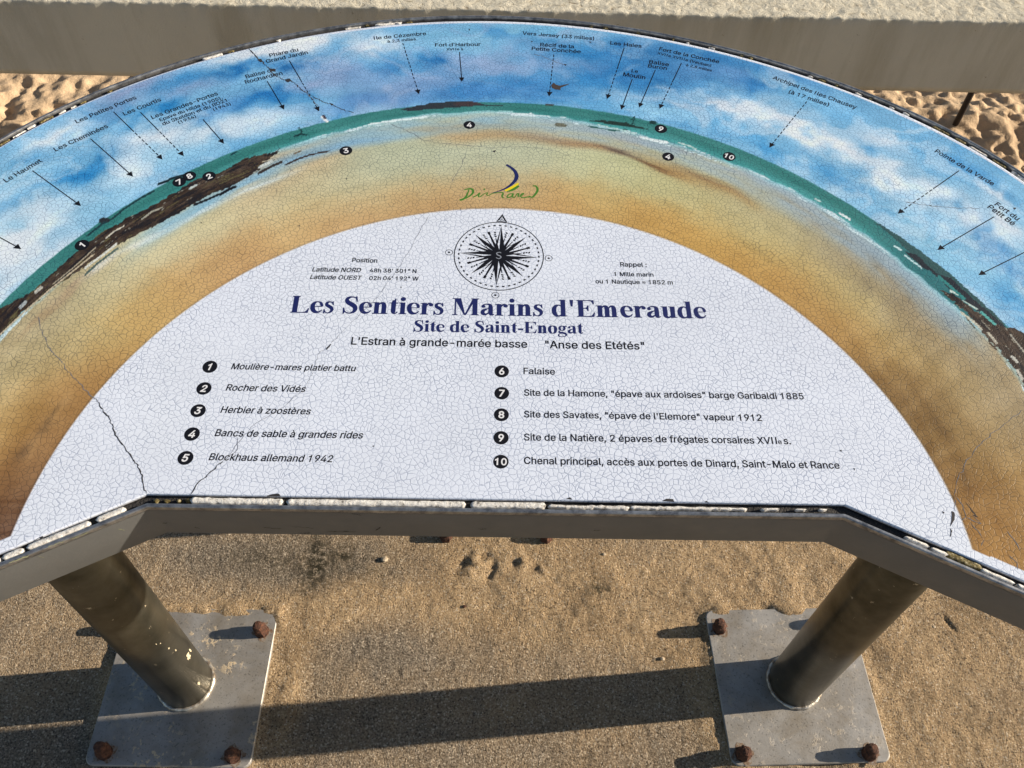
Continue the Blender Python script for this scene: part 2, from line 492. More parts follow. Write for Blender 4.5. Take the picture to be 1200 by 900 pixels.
Hh = Hh + np.where((Hh > zt - .025), chip, 0) + .0015 * fbm(Bx * 3, Hh * 3, 3)
D = D + edge * (fbm(Bx * 38, Hh * 20 + 5, 3) * .004) + .0012 * fbm(Bx * 5, Hh * 9 + 1, 3)
P = np.stack([Bx, 2.4282 + .045 * Bx + D, Hh], -1).reshape(-1, 3)
nf = grid_faces(*A.shape)
nc = len(bx); last = (len(prof) - 1) * nc
i = np.arange(nc - 1)
closing = np.stack([last + i, last + i + 1, i + 1, i], 1)
bo = mesh('beam_block', P, np.concatenate([nf, closing]), M_BEAM, beam, smooth=False)


def tube_mesh(name, path, rads, mat, parent, n=24, caps=True, smooth=True):
    """vertical or slanted round section along a path"""
    path = np.asarray(path, float); V = []; F = []
    for k, (p, r) in enumerate(zip(path, rads)):
        d = path[min(k + 1, len(path) - 1)] - path[max(k - 1, 0)]; d = d / np.linalg.norm(d)
        u = np.cross(d, [0, 1, 0.01]); u /= np.linalg.norm(u); v = np.cross(d, u)
        for j in range(n):
            a = 2 * math.pi * j / n
            V.append(p + r * (math.cos(a) * u + math.sin(a) * v))
    for k in range(len(path) - 1):
        for j in range(n):
            F.append((k * n + j, k * n + (j + 1) % n, (k + 1) * n + (j + 1) % n, (k + 1) * n + j))
    if caps:
        F.append(tuple(range(n))[::-1]); F.append(tuple((len(path) - 1) * n + j for j in range(n)))
    return mesh(name, V, F, mat, parent, smooth)


for sx in (1.600, -0.75):
    yb = 2.43 + .045 * sx + .245
    tube_mesh('stake', [(sx, yb, .12), (sx + .006, yb, -.45)], [.011, .011], M_DARKMETAL, beam, 12)

# ------------------------------------------------------------------ orientation table
table = thing('orientation_table', 'crescent-shaped orientation table with a crazed enamel panorama panel on three steel posts', 'orientation table', (0, .75, 0))

OUT_PX = [(0, 172), (100, 122), (167, 93), (250, 67), (300, 56), (450, 30), (600, 25.5), (725, 37.5), (850, 62), (900, 75), (1025, 122), (1100, 152), (1200, 214)]
IN_PX = [(10, 635), (25, 600), (50, 550), (85, 497), (122.5, 450), (175, 400), (230, 355), (300, 311.5), (400, 271), (450, 259), (512, 249), (600, 245), (700, 256), (800, 289), (900, 341), (962, 385), (1022, 449), (1075, 512), (1115, 580), (1140, 647)]
SEA_PX = [(0, 357), (50, 311), (100, 272), (175, 225), (300, 167), (400, 140), (475, 125), (600, 120), (700, 130), (775, 145), (850, 170), (900, 187), (1025, 262), (1075, 292), (1125, 335), (1175, 381), (1200, 396)]
C0 = np.array([-0.005, 0.40])


def polar(st):
    d = np.asarray(st) - C0
    return np.arctan2(d[..., 0], d[..., 1]), np.hypot(d[..., 0], d[..., 1])


def fit_curve(px, deg):
    f, r = polar(ST(px)); c = np.polyfit(f, r, deg); lo, hi = f.min(), f.max()
    return lambda q: np.polyval(c, np.clip(q, lo, hi))


r_out, r_in, r_sea = fit_curve(OUT_PX, 6), fit_curve(IN_PX, 7), fit_curve(SEA_PX, 7)

F1, F2, SL, SR = ST([(172, 579), (990, 591.5), (0, 648), (1200, 681)])
dl = (SL - F1) / np.linalg.norm(SL - F1); dr = (SR - F2) / np.linalg.norm(SR - F2)


def side_hit(p, d):
    t = 0.3
    for _ in range(60):
        q = p + d * t; f, r = polar(q); t += float(r_out(f) - r) * 0.8
    return p + d * t


EL, ER = side_hit(F1, dl), side_hit(F2, dr)
fL, fR = float(polar(EL)[0]), float(polar(ER)[0])
phi = np.concatenate([np.linspace(fL, -1.28, 60)[:-1], np.linspace(-1.28, 1.28, 1250), np.linspace(1.28, fR, 60)[1:]])
arc = C0 + np.stack([np.sin(phi), np.cos(phi)], 1) * r_out(phi)[:, None]
arc[0], arc[-1] = EL, ER
# matching points along the reader's side: left wing, front, right wing
inner_line = np.array([EL, F1, F2, ER])
# parameter: by the share of the angle
q = np.array([fL, -.62, .60, fR])
inn = np.stack([np.interp(phi, q, inner_line[:, 0]), np.interp(phi, q, inner_line[:, 1])], 1)
NB = 420
b = np.linspace(0, 1, NB)
G = inn[None] * (1 - b[:, None, None]) + arc[None] * b[:, None, None]
S_, T_ = G[..., 0], G[..., 1]

# ---- the painting: evaluated once per mesh point, in surveyed chart units (u, v)
u, v = UV(S_, T_)
f_, r_ = polar(G)
d_sea = r_ - r_sea(f_)                       # above the horizon of the painting: > 0
k = 14.0
wx = fbm(S_ * k, T_ * k, 4) * 1.0; wy = fbm(S_ * k + 40, T_ * k + 9, 4)
wx2 = fbm(S_ * 42 + 5, T_ * 42, 4); wy2 = fbm(S_ * 42 + 60, T_ * 42 + 9, 4)
uw, vw = u + 22 * wx + 16 * wx2, v + 9 * wy + 8 * wy2


def dab(img, x, y, rx, ry, ang, col, a, soft=1.0, U=None, V=None):
    U = uw if U is None else U; V = vw if V is None else V
    c, s = math.cos(math.radians(ang)), math.sin(math.radians(ang))
    dx, dy = U - x, V - y
    q_ = ((dx * c + dy * s) / rx) ** 2 + ((-dx * s + dy * c) / ry) ** 2
    m = a * np.exp(-q_ ** soft)[..., None]
    img *= (1 - m); img += m * np.asarray(col, float)


Wt, Bl, Vi, Lb, Db = (230, 236, 245), (40, 124, 186), (150, 165, 200), (150, 198, 228), (25, 100, 165)
img = np.ones(G.shape[:2] + (3,)) * np.array((138, 188, 222.0))
far = np.clip((230 - v) / 190, 0, 1)[..., None]
img = img * (1 - far * .6) + far * .6 * np.array((105, 160, 205.0))
SKY = [(0, 300, 60, 40, -35, Wt, .9), (40, 262, 60, 22, -30, Wt, .85), (20, 240, 35, 7, -30, Bl, .35), (15, 265, 30, 8, -20, Lb, .7), (0, 345, 40, 14, -38, Wt, .8), (60, 300, 35, 8, -38, Wt, .7),
       (60, 162, 38, 9, -28, Wt, .85), (20, 200, 30, 14, -30, Lb, .7), (35, 183, 18, 5, -20, Bl, .5), (86, 201, 26, 10, -18, Bl, .95), (100, 190, 50, 14, -24, Bl, .5), (132, 175, 34, 10, -25, Bl, .95),
       (150, 205, 34, 20, -25, Wt, .85), (115, 240, 40, 14, -30, Lb, .7), (178, 160, 45, 12, -20, Wt, .85), (235, 156, 40, 8, -22, Wt, .75), (200, 180, 50, 14, -20, Lb, .8), (165, 140, 25, 6, -22, Bl, .5),
       (165, 103, 60, 10, -22, Vi, .95), (140, 128, 40, 8, -24, Vi, .6), (230, 100, 40, 10, -18, Vi, .7), (202, 121, 22, 8, -18, Bl, .9), (215, 135, 25, 6, -18, Bl, .4), (265, 125, 45, 10, -15, (110, 160, 210), .8),
       (235, 88, 50, 8, -18, Bl, .7), (290, 80, 26, 7, -12, Db, .95), (250, 75, 50, 6, -15, (110, 160, 205), .8), (320, 57, 80, 9, -12, Wt, 1.0), (345, 47, 60, 8, -11, Wt, .95), (370, 50, 40, 12, -8, Wt, .9), (280, 145, 50, 10, -14, Wt, .6),
       (315, 116, 34, 9, -12, Db, .95), (355, 76, 34, 9, 5, Db, .9), (400, 85, 45, 16, 0, Vi, .8), (360, 100, 25, 7, -10, Vi, .8), (400, 52, 18, 14, 0, (95, 160, 208), .85), (370, 130, 60, 9, -12, (95, 145, 195), .7),
       (310, 145, 60, 9, -14, Wt, .7), (345, 140, 50, 6, -14, Lb, .7), (440, 50, 34, 10, 0, Wt, .9), (430, 118, 50, 12, -8, (85, 135, 190), .7), (450, 78, 20, 10, 0, (85, 140, 195), .8), (480, 98, 60, 13, 0, Vi, .8),
       (510, 40, 40, 8, 0, (130, 185, 218), .8), (540, 52, 50, 7, 0, Lb, .8), (508, 72, 22, 10, 0, Db, 1.0), (470, 118, 50, 8, -5, (110, 145, 195), .7), (560, 62, 50, 7, 0, Lb, .5), (560, 76, 40, 9, -6, Vi, .6), (590, 84, 45, 8, 3, (170, 182, 214), .8),
       (570, 108, 70, 11, 0, (62, 122, 182), .85), (530, 95, 30, 8, 0, Vi, .5), (620, 34, 80, 5, 2, (160, 205, 228), .7), (660, 40, 60, 6, 4, (110, 175, 215), .6), (580, 40, 30, 6, 0, (75, 145, 200), .6), (650, 68, 50, 14, 0, (85, 140, 192), .6),
       (650, 82, 32, 8, 10, (160, 175, 210), .6), (640, 105, 60, 10, 0, (70, 130, 188), .7), (695, 96, 50, 14, 5, Bl, .8), (700, 62, 60, 7, 8, Bl, .7), (735, 58, 30, 6, 8, Db, .6), (760, 88, 70, 20, 8, (50, 118, 178), .85), (690, 80, 30, 7, 8, Vi, .5),
       (830, 66, 60, 9, 14, (55, 125, 182), .85), (850, 90, 50, 10, 15, (115, 150, 195), .8), (882, 104, 26, 7, 15, Db, .8), (920, 84, 50, 8, 20, (62, 125, 182), .8), (780, 118, 70, 7, 8, (200, 215, 232), .95), (840, 118, 60, 7, 10, Wt, .7),
       (760, 130, 60, 7, 10, Lb, .7), (860, 142, 50, 11, 20, (120, 178, 218), .8), (925, 148, 70, 6, 24, Wt, .95), (870, 125, 40, 5, 15, Wt, .6), (945, 120, 60, 12, 22, (120, 178, 218), .8), (935, 132, 30, 8, 15, Wt, .3), (985, 178, 50, 10, 28, Wt, .95),
       (905, 172, 60, 8, 25, (80, 155, 208), .8), (1035, 168, 26, 12, 20, (215, 226, 240), .8), (1000, 140, 30, 12, 30, (110, 172, 216), .6), (1012, 178, 16, 10, 60, Bl, .5), (1040, 215, 50, 12, 32, Wt, .95), (1090, 225, 40, 12, 32, (230, 236, 245), .8),
       (985, 215, 50, 9, 28, (80, 152, 205), .85), (1090, 180, 60, 10, 30, (115, 175, 216), .7), (1140, 210, 60, 12, 33, (80, 148, 200), .9), (1125, 255, 40, 13, 36, Wt, .9), (1110, 240, 14, 8, 30, (110, 165, 205), .9), (1175, 262, 34, 15, 38, Wt, .9),
       (1155, 228, 30, 6, 30, (230, 236, 245), .7), (1060, 262, 50, 9, 36, (120, 178, 216), .8), (1090, 290, 60, 10, 38, (150, 200, 226), .7), (1160, 285, 30, 12, 45, (80, 140, 192), .9), (1185, 320, 30, 14, 45, (90, 150, 200), .8), (1145, 318, 30, 10, 40, (165, 208, 232), .6),
       (1185, 362, 30, 14, 45, (70, 145, 198), .8), (1195, 345, 14, 6, 40, (165, 205, 228), .7)]
SKY += [(800, 72, 95, 20, 8, (48, 108, 165), .5), (720, 84, 50, 16, 5, (52, 118, 178), .45), (560, 95, 90, 16, 0, (70, 132, 190), .35), (430, 92, 40, 12, 0, (80, 138, 192), .3)]
for x, y, rx, ry, a, c, s in SKY:
    dab(img, x, y, rx, ry, a, c, s)
img += (9 * fbm(S_ * 45, T_ * 45, 4) + 16 * fbm(f_ * 22, r_ * 70, 4))[..., None] + 4 * fbm(S_ * 220, T_ * 220, 2)[..., None]
cl = smooth01(.02, .42, fbm(S_ * 13 + 1.5 * wx, T_ * 24 + 1.5 * wy, 5)); ctr = np.exp(-((u - 560) / 210) ** 2)[..., None]
wisp = np.array(Wt, float) * (1 - ctr) + np.array((158, 175, 210.0)) * ctr
img = img + (.38 * cl)[..., None] * (wisp - img)
dk = smooth01(.08, .45, fbm(S_ * 15 + 30 + wx, T_ * 26 + wy, 5)) * np.clip((300 - v) / 150, .2, 1)
img = img + (.32 * dk)[..., None] * (np.array((48, 128, 188.0)) - img)
gm = img.mean(-1, keepdims=True); img = gm + (img - gm) * 1.10
sky_img = img

# beach colours from sampled spots
SMP = [(30, 400, (178, 160, 125)), (60, 350, (170, 155, 120)), (20, 430, (190, 172, 120)), (90, 340, (190, 178, 135)), (60, 420, (186, 172, 132)), (30, 480, (188, 146, 82)), (60, 460, (180, 140, 82)), (95, 400, (196, 168, 105)), (110, 440, (176, 130, 70)), (75, 495, (150, 108, 60)),
       (40, 520, (160, 112, 58)), (20, 560, (150, 108, 62)), (30, 575, (128, 92, 62)), (8, 610, (122, 92, 78)), (10, 500, (178, 138, 78)), (120, 350, (200, 188, 145)), (160, 310, (202, 192, 150)), (150, 375, (205, 172, 105)), (175, 370, (196, 155, 88)),
       (205, 345, (203, 162, 100)), (200, 290, (206, 196, 158)), (230, 255, (205, 198, 150)), (245, 320, (206, 165, 105)), (270, 250, (204, 190, 150)), (290, 290, (208, 168, 108)), (280, 310, (186, 140, 92)), (330, 215, (198, 190, 152)), (350, 240, (200, 190, 145)),
       (350, 270, (208, 172, 112)), (390, 262, (196, 152, 98)), (340, 195, (190, 165, 125)), (300, 215, (200, 165, 120)), (430, 205, (186, 190, 160)), (420, 235, (200, 180, 130)), (450, 250, (200, 155, 100)), (480, 190, (182, 188, 158)), (480, 225, (195, 175, 125)),
       (500, 240, (196, 150, 95)), (560, 185, (184, 190, 162)), (560, 222, (196, 170, 120)), (570, 238, (190, 148, 96)), (620, 190, (186, 190, 158)), (620, 225, (200, 165, 110)), (650, 242, (200, 152, 90)), (700, 200, (190, 192, 150)), (690, 232, (200, 168, 100)), (750, 210, (190, 190, 140)),
       (740, 245, (196, 150, 78)), (790, 262, (198, 152, 76)), (800, 222, (192, 185, 130)), (840, 240, (188, 178, 128)), (850, 275, (198, 155, 78)), (880, 310, (192, 145, 72)), (880, 240, (178, 165, 125)), (900, 270, (188, 176, 120)), (930, 300, (195, 165, 98)), (930, 340, (186, 140, 72)),
       (950, 250, (165, 165, 145)), (960, 290, (168, 155, 115)), (970, 330, (188, 160, 98)), (1000, 390, (178, 130, 65)), (1000, 300, (160, 148, 125)), (1010, 350, (182, 165, 108)), (1040, 330, (156, 142, 118)), (1040, 400, (176, 145, 85)), (1050, 450, (148, 112, 62)), (1080, 380, (160, 140, 105)),
       (1090, 430, (165, 135, 80)), (1090, 480, (140, 108, 62)), (1110, 400, (168, 148, 110)), (1130, 450, (172, 148, 100)), (1130, 520, (150, 115, 60)), (1150, 490, (158, 132, 88)), (1170, 430, (165, 145, 110)), (1185, 480, (160, 140, 105)), (1150, 570, (150, 108, 52)), (1190, 540, (158, 120, 62)),
       (1190, 600, (160, 115, 52)), (1160, 630, (158, 108, 42)), (1150, 420, (160, 140, 105))]
num = np.zeros_like(img); den = np.zeros(u.shape)
sf, sr = polar(ST([q_[:2] for q_ in SMP]))
rel = (r_ - r_in(f_)) / (r_sea(f_) - r_in(f_)); srel = (sr - r_in(sf)) / (r_sea(sf) - r_in(sf))
ff = f_ + .02 * wx + .006 * wx2; rl = rel + .08 * wy + .05 * wy2
for (x, y, c), a_, b_ in zip(SMP, sf, srel):
    q_ = ((ff - a_) / .075) ** 2 + ((rl - b_) / .13) ** 2
    w_ = np.exp(-q_ * .5) + 1e-4 / (q_ + .1)
    num += w_[..., None] * np.array(c, float); den += w_
beach = num / den[..., None]
strk = fbm(f_ * 9, r_ * 120, 4)                           # brush strokes along the shore
beach += (9 * strk + 7 * fbm(S_ * 60, T_ * 60, 4))[..., None] * np.array((1, 1.0, .9))
R1 = lambda x, y, rx, ry, a, c, s: dab(beach, x, y, rx, ry, a, c, s, 1.0, u + 8 * wx + 10 * strk, v + 3 * wy)
for dd in [(520, 150, 40, 4, -3, (150, 118, 80), .6), (590, 147, 60, 4, 3, (158, 122, 80), .6), (600, 158, 80, 7, 3, (186, 150, 100), .8), (540, 160, 40, 8, 0, (188, 155, 108), .8), (660, 167, 60, 5, 6, (150, 108, 68), .7), (700, 172, 50, 4, 9, (170, 125, 78), .7),
           (728, 178, 22, 2.6, 16, (82, 56, 40), .95), (765, 194, 26, 2.4, 24, (96, 62, 38), .95), (790, 200, 40, 8, 25, (168, 125, 70), .8), (830, 212, 40, 4, 27, (130, 92, 50), .75), (780, 170, 40, 3, 12, (120, 95, 75), .6), (740, 165, 30, 5, 10, (185, 150, 120), .6), (810, 176, 30, 3, 14, (130, 105, 80), .5),
           (850, 225, 40, 4, 28, (176, 135, 78), .6), (640, 140, 80, 5, 3, (160, 185, 195), .8), (700, 152, 60, 6, 8, (140, 165, 185), .8), (770, 168, 60, 5, 12, (150, 165, 180), .7), (860, 200, 50, 5, 20, (160, 172, 178), .75), (940, 240, 60, 7, 30, (148, 165, 178), .7),
           (1010, 285, 60, 8, 36, (145, 165, 180), .75), (1070, 325, 50, 9, 40, (150, 180, 198), .85), (1110, 360, 34, 8, 45, (148, 182, 200), .8), (960, 262, 60, 5, 32, (150, 130, 100), .5),
           (430, 155, 60, 7, -10, (150, 185, 198), .8), (440, 165, 60, 4, -8, (120, 165, 205), .7), (400, 172, 50, 4, -12, (105, 160, 210), .8), (350, 185, 40, 5, -14, (110, 165, 212), .8), (480, 150, 50, 3, -5, (185, 165, 130), .5), (400, 158, 40, 5, -12, (190, 170, 125), .7),
           (350, 170, 40, 5, -16, (190, 170, 130), .7), (365, 178, 30, 2, -14, (95, 80, 65), .5), (290, 213, 45, 6, -22, (130, 180, 215), .85), (235, 242, 40, 5, -28, (120, 175, 210), .85), (190, 266, 30, 4, -30, (145, 185, 205), .8),
           (300, 220, 50, 2.5, -22, (228, 232, 228), .8), (225, 252, 40, 2.5, -30, (225, 230, 228), .8), (170, 280, 30, 3, -30, (230, 232, 225), .85), (120, 312, 22, 4, -36, (215, 212, 200), .85),
           (85, 338, 30, 3, -40, (175, 145, 115), .6), (50, 372, 30, 4, -42, (160, 130, 95), .6), (1100, 500, 20, 6, 60, (110, 82, 45), .4), (1130, 560, 20, 6, 70, (115, 85, 45), .5), (52, 500, 16, 6, -50, (95, 70, 45), .45), (28, 530, 14, 7, -50, (90, 66, 45), .5), (66, 480, 14, 4, -45, (100, 76, 48), .4)]:
    R1(*dd)
# thin blue washes where the tide has left water
wash = np.clip(fbm(f_ * 12, r_ * 90, 3) * .9 + .75, 0, 1)
for u0, u1, d0, d1, c, s_a in ((620, 1150, .028, .078, (150, 176, 194), .75), (330, 640, .028, .066, (135, 180, 206), .75), (150, 340, .055, .085, (125, 180, 214), .6)):
    m = s_a * wash * smooth01(u0 - 30, u0 + 40, u) * (1 - smooth01(u1 - 40, u1 + 30, u)) * smooth01(d0 - .012, d0, -d_sea) * (1 - smooth01(d1 - .028, d1 + .006, -d_sea))
    beach += m[..., None] * (np.array(c, float) - beach)
side = smooth01(930, 1080, u) + smooth01(120, 40, u)
beach -= (side * 26 * np.clip(fbm(f_ * 5 + 3, r_ * 30, 4) + .1, -.3, 1))[..., None] * np.array((1, 1, .9))
beach -= (side * 14 * fbm(f_ * 22, r_ * 26 + f_ * 30, 4))[..., None]
grayish = beach.mean(-1, keepdims=True); beach = grayish + (beach - grayish) * .88 + 4
# vertical streaks low on the left
lo = np.clip((v - 540) / 80, 0, 1) * (u < 90)
beach -= (lo * 45 * np.clip(fbm(f_ * 90, r_ * 14, 3), 0, 1))[..., None]

# sea band
sea = np.ones_like(img) * np.array((56, 124, 122.0))
sea = sea + (26 * smooth01(-.012, -.028, d_sea))[..., None] * np.array((.5, 1.0, 1.15))
sea = sea + (16 * fbm(f_ * 14, r_ * 160, 4))[..., None] * np.array((1, 1, 1.05))
rightm = smooth01(1000, 1090, u)[..., None]
sea = sea * (1 - rightm) + rightm * np.array((46, 112, 118.0))
width = 0.0275 + 0.004 * np.sin(f_ * 5) - 0.008 * np.exp(-((u - 600) / 130) ** 2) + .006 * smooth01(900, 1100, u)
bandn = 0.003 * fbm(f_ * 30, f_ * 0 + 3.0, 4)
foam_w = 0.014
out = sky_img.copy()
horizon = 0.0006 * fbm(f_ * 80, f_ * 0 + 9, 3)
m_sea = smooth01(.0009, -.0009, d_sea - horizon)[..., None]
out = out * (1 - m_sea) + sea * m_sea
t_f = (-(d_sea) - width + bandn) / foam_w                # 0..1 inside the surf
sea_t = smooth01(0, 1, t_f)
surfcol = np.array((150, 200, 215.0)) + (45 * fbm(f_ * 26, r_ * 420, 3))[..., None]
m_b = (t_f > 0)
blend = np.clip(t_f * 1.6, 0, 1)[..., None]
tmp = surfcol * (1 - blend) + beach * blend
lay = smooth01(-.12, .12, t_f)[..., None]; out = out * (1 - lay) + tmp * lay
foam = m_b & (t_f < .5) & (fbm(f_ * 16 + 4, r_ * 420, 3) > .26)
out[foam] = (205, 226, 234)


def poly_mask(pts, jag=0.0):
    U_, V_ = u + jag * fbm(S_ * 160, T_ * 160, 3), v + jag * fbm(S_ * 160 + 30, T_ * 160, 3)
    pts = np.array(pts, float); inside = np.zeros(u.shape, bool)
    x0, x1 = pts[:, 0].min() - 6, pts[:, 0].max() + 6; y0, y1 = pts[:, 1].min() - 6, pts[:, 1].max() + 6
    sel = (u > x0) & (u < x1) & (v > y0) & (v < y1)
    a, c = U_[sel], V_[sel]; ins = np.zeros(a.shape, bool)
    for k_ in range(len(pts)):
        (xa, ya), (xb, yb) = pts[k_], pts[k_ - 1]
        if ya == yb:
            continue
        hit = ((ya > c) != (yb > c)) & (a < (xb - xa) * (c - ya) / (yb - ya) + xa)
        ins ^= hit
    inside[sel] = ins
    return inside


ROCK_L = [(-40, 395), (0, 361), (15, 354), (32, 345), (45, 335), (65, 317), (82, 302), (100, 287), (125, 269), (150, 255), (175, 243), (205, 225), (220, 216), (230, 210), (255, 204), (270, 195), (287, 186), (300, 183), (317, 179), (332, 174), (318, 184), (305, 191), (322, 186), (300, 201),
          (280, 214), (255, 225), (230, 237), (205, 252), (180, 266), (157, 277), (140, 286), (124, 294), (100, 312), (62, 338), (25, 367), (0, 394), (-40, 430)]
ROCK_R = [(1098, 338), (1112, 342), (1118, 345), (1132, 356), (1150, 368), (1164, 378), (1180, 384), (1192, 386), (1215, 398), (1240, 420), (1240, 490), (1210, 462), (1200, 451), (1188, 432), (1174, 412), (1160, 400), (1146, 382), (1126, 360), (1112, 349)]
HILL_R = [(1023, 260), (1035, 264), (1060, 281), (1080, 295), (1110, 318), (1135, 340), (1160, 362), (1178, 380), (1170, 378), (1150, 366), (1128, 350), (1105, 330), (1085, 312), (1060, 290), (1040, 272)]
RIDGE = [(1058, 294), (1070, 297), (1082, 304), (1086, 311), (1100, 321), (1114, 326), (1132, 342), (1160, 367), (1182, 386), (1176, 386), (1156, 372), (1130, 351), (1112, 338), (1096, 322), (1082, 314), (1072, 305)]
ISLE = [(470, 128), (484, 124.5), (502, 121.5), (522, 119.5), (540, 118), (553, 119.5), (564, 122), (580, 123.4), (600, 124), (560, 124.4), (530, 126), (505, 128), (478, 130)]
ISLE2 = [(690, 141), (705, 141), (722, 142.5), (735, 144), (745, 147), (760, 152), (745, 150), (725, 147), (705, 144)]
rock = np.array((66, 52, 41.0)) + (30 * fbm(f_ * 34, r_ * 330, 4))[..., None] + (14 * fbm(S_ * 120, T_ * 120, 3))[..., None] * np.array((1.2, 1, .6))
streak = fbm(f_ * 26 + 8, r_ * 420 + 3, 4)


def put(mask, col):
    out[mask] = col[mask] if isinstance(col, np.ndarray) and col.ndim == 3 else np.asarray(col, float)


ml = poly_mask(ROCK_L, 2.2); put(ml, rock)
put(ml & (streak > .20), (34, 29, 30)); put(ml & (fbm(f_ * 50, r_ * 800, 3) > .35), (44, 34, 30)); put(ml & (streak < -.40), (96, 88, 58))
put(ml & (fbm(f_ * 36 + 2, r_ * 560, 3) > .62), (140, 138, 128))
hillc = np.ones_like(img) * np.array((48, 84, 86.0)) + (10 * strk)[..., None]
put(poly_mask(HILL_R, 1.2), hillc)
put(poly_mask(RIDGE, 1.5), (34, 40, 48))
mr = poly_mask(ROCK_R, 3.0); put(mr, rock)
put(mr & (streak > .25), (36, 30, 28)); put(mr & (fbm(f_ * 36 + 2, r_ * 560, 3) > .55), (150, 145, 130))
put(poly_mask(ISLE, 1.0), (46, 52, 58)); put(poly_mask([(530, 120.5), (552, 119), (566, 122), (552, 124.5), (535, 124)], .8), (66, 54, 56))
put(poly_mask(ISLE2, 1.0), (32, 52, 46))


def stroke_mask(pts, w):
    m = np.zeros(u.shape, bool)
    pts = np.array(pts, float)
    for k_ in range(len(pts) - 1):
        p, q_ = pts[k_], pts[k_ + 1]
        sel = (u > min(p[0], q_[0]) - 5) & (u < max(p[0], q_[0]) + 5) & (v > min(p[1], q_[1]) - 5) & (v < max(p[1], q_[1]) + 5)
        a = np.stack([u[sel], v[sel]], 1); e = q_ - p
        t = np.clip(((a - p) @ e) / (e @ e), 0, 1); dist = np.hypot(*((a - p) - t[:, None] * e).T)
        mm = m[sel]; mm |= dist < w; m[sel] = mm
    return m


for pts, w_, c in (([(103, 276), (120, 262), (132, 256), (145, 245), (165, 232), (180, 224)], 1.2, (28, 60, 66)),
                   ([(118, 259), (122, 257), (126, 258)], 2.6, (40, 44, 48)), ([(186, 216), (200, 210), (215, 205)], 1.4, (24, 40, 46)),
                   ([(100, 314), (110, 306), (124, 296), (136, 286)], 1.2, (214, 216, 208)), ([(108, 318), (120, 308), (136, 296)], 1.0, (205, 205, 195)), ([(100, 322), (115, 308), (138, 291)], 1.2, (80, 100, 96)),
                   ([(0, 392), (30, 364), (60, 338), (90, 314), (110, 298)], .8, (196, 182, 158)), ([(62, 333), (88, 312), (112, 290)], .6, (170, 160, 140)),
                   ([(124, 279), (134, 271), (145, 265)], .8, (205, 200, 185)), ([(166, 257), (178, 248), (190, 243)], .9, (160, 158, 145)), ([(42, 342), (48, 337)], 1.8, (190, 186, 176)), ([(24, 360), (30, 354)], 2.0, (165, 172, 176)),
                   ([(222, 221), (230, 217)], 1.2, (190, 200, 200)), ([(228, 240), (243, 234), (256, 228)], 1.4, (24, 28, 34)), ([(258, 228), (270, 221), (276, 219)], 1.6, (20, 22, 28)),
                   ([(335, 193), (350, 186), (365, 181), (385, 177)], 1.0, (60, 48, 44)), ([(303, 203), (320, 194), (330, 190)], 1.5, (56, 48, 44)), ([(304, 196), (318, 189)], 1.6, (200, 208, 206)), ([(345, 180), (352, 177)], .8, (110, 95, 75)),
                   ([(350, 159), (354, 154), (350, 150)], .8, (20, 50, 54)), ([(345, 160), (352, 157), (359, 158)], 1.0, (20, 50, 54)), ([(271, 181), (277, 178)], 1.0, (20, 60, 70)), ([(740, 140), (744, 137), (741, 146)], .8, (20, 60, 60)),
                   ([(762, 143), (768, 144)], 1.6, (26, 60, 58)), ([(690, 148), (720, 153), (735, 152)], .8, (40, 90, 86)), ([(652, 146), (662, 147)], 1.8, (110, 110, 95)), ([(640, 122.3), (648, 122.8)], 1.0, (70, 70, 66)),
                   ([(750, 160), (765, 164), (782, 167)], 1.3, (222, 234, 238)), ([(795, 167), (808, 171), (816, 175)], .8, (190, 216, 214)), ([(730, 154), (745, 157)], .9, (205, 225, 228)), ([(700, 146), (730, 153), (745, 157)], .7, (170, 205, 205)),
                   ([(600, 134), (622, 134)], 1.4, (210, 228, 235)), ([(530, 134), (560, 131), (600, 131)], .9, (150, 200, 205)), ([(432, 146), (450, 143), (500, 137)], 1.0, (220, 236, 240)), ([(955, 233), (961, 236)], 1.0, (190, 215, 215)),
                   ([(984, 250), (996, 257)], 1.2, (220, 232, 235)), ([(1048, 288), (1056, 293)], 1.1, (200, 228, 232)), ([(1060, 299), (1080, 314)], .9, (190, 222, 228)), ([(1114, 341), (1126, 346)], 1.3, (205, 222, 215)), ([(1128, 352), (1145, 362)], .8, (190, 212, 205)),
                   ([(1150, 366), (1166, 380)], 1.4, (90, 170, 165)), ([(1100, 324), (1130, 350)], 1.6, (50, 128, 128)), ([(1126, 366), (1142, 378), (1150, 386)], 1.2, (200, 198, 182)), ([(1132, 372), (1142, 384)], .8, (90, 80, 62)), ([(1158, 390), (1168, 402)], 1.4, (196, 190, 172)),
                   ([(1160, 402), (1168, 410)], 1.0, (70, 52, 38)), ([(1184, 392), (1200, 412)], .8, (170, 165, 152)), ([(1186, 418), (1192, 424)], 1.6, (198, 196, 186)), ([(1192, 434), (1198, 444)], 1.6, (190, 186, 176)),
                   ([(378, 137), (383, 142)], 1.6, (232, 236, 240)), ([(379, 136), (381, 138)], 1.5, (60, 40, 50))):
    put(stroke_mask(pts, w_), c)

